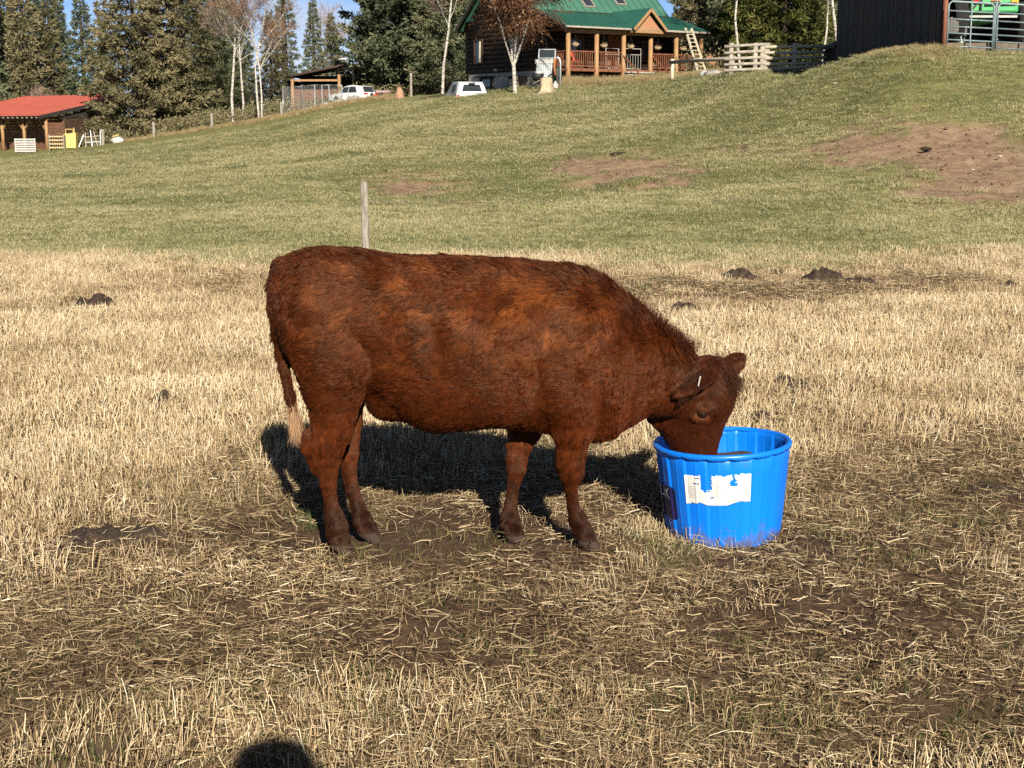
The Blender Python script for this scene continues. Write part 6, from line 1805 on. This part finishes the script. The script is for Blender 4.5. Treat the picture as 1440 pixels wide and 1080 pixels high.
GF = 'dark conifers of the wood behind the sheds'
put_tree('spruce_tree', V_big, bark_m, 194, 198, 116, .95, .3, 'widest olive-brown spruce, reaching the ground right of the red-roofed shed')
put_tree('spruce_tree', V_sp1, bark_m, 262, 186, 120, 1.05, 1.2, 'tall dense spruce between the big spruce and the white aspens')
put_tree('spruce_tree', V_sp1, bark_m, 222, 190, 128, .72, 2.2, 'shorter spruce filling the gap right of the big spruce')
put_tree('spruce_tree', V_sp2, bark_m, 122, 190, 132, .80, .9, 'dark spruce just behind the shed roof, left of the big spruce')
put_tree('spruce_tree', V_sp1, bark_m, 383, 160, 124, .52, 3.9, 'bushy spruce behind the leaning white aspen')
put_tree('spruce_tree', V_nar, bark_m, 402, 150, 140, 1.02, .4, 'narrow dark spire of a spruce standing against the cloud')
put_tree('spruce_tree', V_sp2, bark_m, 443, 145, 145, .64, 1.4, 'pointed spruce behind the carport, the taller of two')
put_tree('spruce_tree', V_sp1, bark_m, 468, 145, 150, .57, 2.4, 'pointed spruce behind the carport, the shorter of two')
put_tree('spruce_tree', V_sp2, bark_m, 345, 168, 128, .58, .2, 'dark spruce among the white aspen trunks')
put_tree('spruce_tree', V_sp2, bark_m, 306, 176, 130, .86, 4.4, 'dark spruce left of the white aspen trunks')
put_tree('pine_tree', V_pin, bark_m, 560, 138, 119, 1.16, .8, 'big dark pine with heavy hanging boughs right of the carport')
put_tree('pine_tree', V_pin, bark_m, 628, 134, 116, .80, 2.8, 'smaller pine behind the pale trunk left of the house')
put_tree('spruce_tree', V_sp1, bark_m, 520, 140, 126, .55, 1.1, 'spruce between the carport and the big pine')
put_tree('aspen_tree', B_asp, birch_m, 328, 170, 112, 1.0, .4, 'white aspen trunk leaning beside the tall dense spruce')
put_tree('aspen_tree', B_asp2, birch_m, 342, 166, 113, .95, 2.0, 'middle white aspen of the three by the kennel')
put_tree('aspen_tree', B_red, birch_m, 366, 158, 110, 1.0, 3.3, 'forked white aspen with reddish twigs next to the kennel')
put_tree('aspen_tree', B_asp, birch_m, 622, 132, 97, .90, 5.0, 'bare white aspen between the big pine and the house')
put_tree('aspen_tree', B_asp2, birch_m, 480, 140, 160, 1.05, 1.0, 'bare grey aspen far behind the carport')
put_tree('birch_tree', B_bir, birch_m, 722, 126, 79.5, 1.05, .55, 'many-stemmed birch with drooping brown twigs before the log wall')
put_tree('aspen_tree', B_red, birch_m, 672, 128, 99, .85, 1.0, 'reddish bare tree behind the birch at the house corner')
# right of the house
put_tree('spruce_tree', V_sp1, bark_m, 985, 104, 112, .92, 1.9, 'olive spruce rising behind the porch\'s right end')
put_tree('spruce_tree', V_sp2, bark_m, 1022, 104, 108, .88, .6, 'dark spruce behind the left end of the pole fence')
put_tree('cedar_tree', V_ced, bark_m, 1100, 100, 88, 1.15, .9, 'yellow-green cedar behind the pale pole fence')
put_tree('cedar_tree', V_ced, bark_m, 1066, 102, 96, 1.0, 2.9, 'green cedar behind the middle of the pole fence')
put_tree('spruce_tree', V_sp2, bark_m, 1145, 96, 92, .80, 3.0, 'dark spruce close left of the barn')
put_tree('spruce_tree', V_sp2, bark_m, 1190, 92, 98, .86, 1.0, 'dark spruce behind the barn wall')
put_tree('aspen_tree', B_asp, birch_m, 1176, 92, 80, .85, 2.6, 'white aspen trunk rising beside the barn wall')
put_tree('aspen_tree', B_asp2, birch_m, 1043, 103, 84, .80, .2, 'bare pale aspen behind the grey pole fence')
put_tree('aspen_tree', B_asp2, birch_m, 1155, 95, 84, .70, 4.2, 'leafless aspen between the cedar and the barn')
put_tree('spruce_tree', V_sp1, bark_m, 962, 106, 124, .60, 4.0, 'small spruce tip behind the porch roof\'s right end')
put_tree('sapling', B_sap, twig_m, 936, 106, 120, 1.25, 1.0, 'thin bare sapling against the sky right of the roof')
put_tree('sapling', B_sap, twig_m, 62, 205, 126, 1.1, 2.0, 'pale leafless sapling behind the red shed roof')
# the wood at the back left, and behind
fr = random.Random(12)
far = [(-62, 152), (-25, 138), (4, 150), (22, 165), (40, 142), (58, 158), (76, 150), (90, 172), (12, 195), (150, 175), (200, 180), (285, 175), (310, 190), (330, 180), (255, 160),
       (545, 150), (575, 160), (610, 150), (640, 140), (668, 150), (700, 150), (1000, 150), (1030, 140), (1055, 150), (1080, 135), (1110, 145), (1140, 135), (1165, 150), (1195, 140), (990, 170), (1065, 175), (1130, 170), (1225, 140)]
ORD = ['first', 'second', 'third', 'fourth', 'fifth', 'sixth', 'seventh', 'eighth', 'ninth', 'tenth', 'eleventh', 'twelfth', 'thirteenth', 'fourteenth', 'fifteenth', 'sixteenth']
grp = lambda px: 0 if px < 400 else 1 if px < 800 else 2
seen_n = {0: 0, 1: 0, 2: 0}
for i, (px, Y) in sorted(enumerate(far), key=lambda q: q[1][0]):
    s = fr.uniform(.78, 1.05)
    if 90 < px < 250: s = fr.uniform(.42, .70)
    if px > 980: s *= .8
    q = grp(px); k = seen_n[q]; seen_n[q] += 1
    lb = ORD[k] + (' conifer from the left in the dark wood behind the red-roofed shed', ' conifer from the left in the wood between pine and house', ' conifer from the left in the wood between house and barn')[q]
    put_tree('conifer', V_far if i % 2 else V_far2, bark_m, px, 180, Y, s, fr.random() * 6.28, lb, 'tree', ('conifers of the wood behind the shed', 'conifers of the wood behind the pine', 'conifers of the wood behind the pole fence')[q])

# undergrowth along the foot of the wood, and dry grass along the crest
r = np.random.default_rng(77)
C, Dd, S_, Ln, Wd, Sh = [], [], [], [], [], []
for px0, px1, Y0, Y1, n, hmax, sc in ((110, 400, 112, 124, 260, 1.5, 1), (390, 660, 116, 130, 180, 1.6, 1), (-120, 60, 122, 140, 140, 2.2, 1), (960, 1190, 88, 104, 220, 1.6, 1)):
    for k in range(n):
        px = r.uniform(px0, px1); Y = r.uniform(Y0, Y1); p = at(px, 150, Y); hh = r.uniform(.3, 1) * hmax; z0 = H(p.x, Y); m = 90
        c = np.array([p.x, Y, z0]) + np.stack([r.normal(0, .55, m), r.normal(0, .55, m), r.random(m) * hh], 1)
        d = nrm(r.normal(0, 1, (m, 3)) + np.array([0, 0, .5])); C.append(c); Dd.append(d); S_.append(nrm(np.cross(d, r.normal(0, 1, (m, 3))))); Ln.append(r.uniform(.14, .34, m)); Wd.append(r.uniform(.05, .13, m)); Sh.append(np.clip(r.uniform(.0, .5) + r.normal(.2, .15, m), 0, 1))
v, f = kites(np.concatenate(C), np.concatenate(Dd), np.concatenate(S_), np.concatenate(Ln), np.concatenate(Wd))
ug = link('undergrowth', leaf_mesh('undergrowth', v, f, np.concatenate(Sh), spruce_m)); tag(ug, 'low tangled undergrowth along the foot of the trees', 'undergrowth', kind='stuff')
tall_m = blade_mat('tall_dry_grass', [(0, (.16, .11, .05)), (.5, (.34, .25, .12)), (1, (.50, .40, .22))])
tsrc = [blades('s', 40, .35, (.18, .5), (.012, .022), .35, tall_m, 600 + i, kink=.3, taper=.15) for i in range(4)]
n = 2600
px = np.concatenate([r.uniform(330, 560, 1400), r.uniform(180, 330, 300), r.uniform(790, 1010, 700), r.uniform(1010, 1330, 500)])
Yt = np.interp(px, [180, 330, 400, 520, 560, 790, 900, 1010, 1100, 1180, 1250, 1330], [110, 109, 108.5, 110, 104, 82.5, 79, 76, 55.5, 44, 38.5, 37.2]) + r.normal(0, 1.0, len(px)) - .3
xt = (px - 720) / FPX * (Yt * 1.0)
ok = ~((px > 1180) & (xt > BX - .1)) | (Yt < 38.9)
px, Yt, xt = px[ok], Yt[ok], xt[ok]
sc = r.uniform(.5, 1.1, len(px)) * np.where(px > 1150, .32, np.where(px > 1010, .5, .8))
scatter('dry_crest_grass', np.stack([xt, Yt, height(xt, Yt)], 1), r.uniform(0, 6.28, len(px)), np.stack([sc, sc, sc], 1), np.clip(r.normal(.5, .2, len(px)), 0, 1), r.integers(0, 4, len(px)), tsrc, 'tall dry yellow grass along the crest of the hill', 'grass')
# ------------------------------------------------------------------ dung pats and clods
dung_m = mat('dung', (.020, .0125, .008), (.055, .036, .023), scale=25, rough=.95, bump=.9, bscale=60)
def dung(px, py, wpx, hpx, label, seed, lumps=5, group='dung pats and clods in the stubble'):
    p = ground_at(px, py + hpx * .4); s = (p.y * _ct + .3) / FPX
    z = H(p.x, p.y); b = MB(); rr = random.Random(seed)
    vs, fs = [], []
    W_, D_, Hh = wpx * s * .68, wpx * s * .55, hpx * s * 1.1
    n, m = 26, 9
    ph = [rr.uniform(0, 6.28) for _ in range(6)]
    for i in range(m + 1):
        t = i / m
        for k in range(n):
            a = 2 * math.pi * k / n
            q = 1 + .18 * math.sin(2 * a + ph[0]) + .12 * math.sin(3 * a + ph[1]) + .09 * math.sin(5 * a + ph[2])
            x, y = W_ * (1 - t) * q * math.cos(a), D_ * (1 - t) * q * math.sin(a)
            nz = float(vnoise(np.array([x * 22 + seed]), np.array([y * 22 + seed * 3]), seed=2)[0]); nz2 = float(vnoise(np.array([x * 55 + seed]), np.array([y * 55]), seed=4)[0])
            vs.append((x, y, -.02 + Hh * (1 - (1 - t) ** 2.2) * (.45 + .9 * nz) + Hh * .28 * nz2 * (t > .05)))
    for i in range(m):
        for k in range(n): fs.append((i * n + k, i * n + (k + 1) % n, (i + 1) * n + (k + 1) % n, (i + 1) * n + k))
    o = link('dung_pat', mesh_np('dung_pat', np.array(vs), fs, True), dung_m, None, (p.x, p.y, z), (0, 0, 0))
    return tag(o, label, 'dung', group)
for i, d in enumerate(DUNG): 
    if d[1] > 370: dung(*d, seed=i + 1)
# those on the slope need the slope's height
def on_slope(px, py):
    Y = 18.0
    for _ in range(400):
        p = at(px, py, Y)
        if p.z <= H(p.x, p.y): return p
        Y += .15
    return p
for i, d in enumerate(DUNG):
    if d[1] <= 370:
        p = on_slope(d[0], d[1]); s = p.y / FPX
        o = MB().ball((0, 0, 0), (d[2] * s / 2, d[2] * s * .4, d[3] * s * .5), 12, 8, jit=.25, seed=i).build('soil_clod', dung_m, None, True, loc=(p.x, p.y, H(p.x, p.y) - .03)); tag(o, d[4], 'clod')
for i, (px, py, w, lb) in enumerate([(432, 235, 8, 'pale stone on the left of the green slope'), (1406, 219, 7, 'white stone right in the large bare patch'), (1368, 240, 6, 'white stone below the large bare patch'), (1175, 119, 8, 'thin white chip of wood below the barn'), (1052, 135, 6, 'white speck of stone below the pole fence'), (514, 165, 6, 'white stone below the white car')]):
    p = on_slope(px, py); s = p.y / FPX
    tag(MB().ball((0, 0, .02), (w * s / 2, w * s * .4, w * s * .16), 9, 6, jit=.2, seed=i + 60).build('stone', wtrim_m, None, True, loc=(p.x, p.y, H(p.x, p.y) - .03)), lb, 'stone')

# ------------------------------------------------------------------ the photographer, behind the camera: only the head's shadow falls into view
hs = ground_at(383, 1043)
HHt = 2.0
pxh, pyh = hs.x + sun_dir.x / sun_dir.z * HHt, hs.y + sun_dir.y / sun_dir.z * HHt
gz_p = H(pxh, pyh - .1)
VOX = .014
vx = (pxh - .6 + VOX * np.arange(86)).astype(np.float32); vy = (pyh - .55 + VOX * np.arange(62)).astype(np.float32); vz = (gz_p - .03 + VOX * np.arange(150)).astype(np.float32)
SDF = np.full((len(vx), len(vy), len(vz)), .5, np.float32)
yb = pyh - .10
hd_z = HHt - .15
def Q(x, y, z): return (pxh + x, yb + y, gz_p + z)
ph0 = HHt - gz_p
cone_chain([Q(0, .05, ph0 - .20), Q(0, .10, ph0 - .115)], [.085, .092], .03)                 # head
cone_chain([Q(0, .15, ph0 - .17), Q(0, .185, ph0 - .155)], [.022, .014], .015)               # nose
cone_chain([Q(0, 0, 1.48), Q(0, .04, ph0 - .24)], [.065, .058], .03)
cone_chain([Q(0, -.02, .95), Q(0, -.03, 1.15), Q(0, -.03, 1.38), Q(0, -.01, 1.47)], [.15, .14, .155, .11], .06)
cone_chain([Q(-.17, -.02, 1.44), Q(.17, -.02, 1.44)], [.075, .075], .06)
for sg in (-1, 1):
    cone_chain([Q(sg * .10, -.02, .93), Q(sg * .11, 0, .50), Q(sg * .12, -.03, .10)], [.105, .075, .055], .04)
    cone_chain([Q(sg * .12, -.05, .06), Q(sg * .13, .15, .045)], [.05, .042], .03)
    cone_chain([Q(sg * .20, -.02, 1.42), Q(sg * .24, .06, 1.16)], [.062, .05], .04)
    hx_, hy_, hz_ = -pxh + sg * .075 , -.06 - yb, 1.56 - gz_p
    cone_chain([Q(sg * .24, .06, 1.16), Q(hx_ + sg * .02, hy_ - .03, hz_ - .08)], [.048, .032], .03)
    cone_chain([Q(hx_ + sg * .02, hy_ - .03, hz_ - .08), Q(hx_, hy_, hz_)], [.034, .034], .02)
    for k in range(4):
        cone_chain([Q(hx_, hy_ + .01, hz_ + .01 + .017 * k - .02), Q(hx_ - sg * .03, hy_ + .035, hz_ + .015 + .018 * k - .02)], [.010, .0085], .006)
    cone_chain([Q(hx_, hy_ - .01, hz_ + .02), Q(hx_ - sg * .035, hy_ - .005, hz_ + .035)], [.011, .009], .006)
g = openvdb.FloatGrid(background=.5); g.copyFromArray(SDF); pv, pq = g.convertToQuads(isovalue=0.0)[:2]
pv = np.array(pv) * VOX + np.array([vx[0], vy[0], vz[0]])
pme = mesh_np('body', pv - np.array([pxh, yb, gz_p]), np.array(pq)[:, ::-1], True)
zz = pv[:, 2] - gz_p; skin = ((zz > ph0 - .26) | ((pv[:, 1] > -.14) & (zz > 1.30))).astype(float)
cl_ = np.where(zz[:, None] < .95, np.array([[.03, .045, .09]]), np.array([[.05, .07, .05]])); cl_ = np.where(skin[:, None] > 0, np.array([[.45, .27, .19]]), cl_); cl_ = np.where(zz[:, None] < .10, np.array([[.02, .018, .015]]), cl_)
a = pme.attributes.new('tint', 'FLOAT_COLOR', 'POINT'); a.data.foreach_set('color', np.concatenate([cl_, np.ones((len(cl_), 1))], 1).astype(np.float32).ravel())
per = empty('person', (pxh, yb, gz_p), 0, 'person in dark jacket and cap whose head shadow falls at the bottom edge', 'person')
link('body', pme, attr_mat('clothes_and_skin', .8), per)
MB().lathe([(.112, ph0 - .15), (.112, ph0 - .09), (.095, ph0 - .035), (.05, ph0 - .008), (.01, ph0)], 20, (0, .085, 0)).build('cap', mat('knit_cap', (.03, .03, .04), rough=.95), per, True)
tag(MB().box((0, 0, 0), (.15, .009, .075)).build('phone', black_m, None, bevel=.003, loc=(0, -.075, CAMH)), 'black phone held up at the camera\'s place', 'phone')
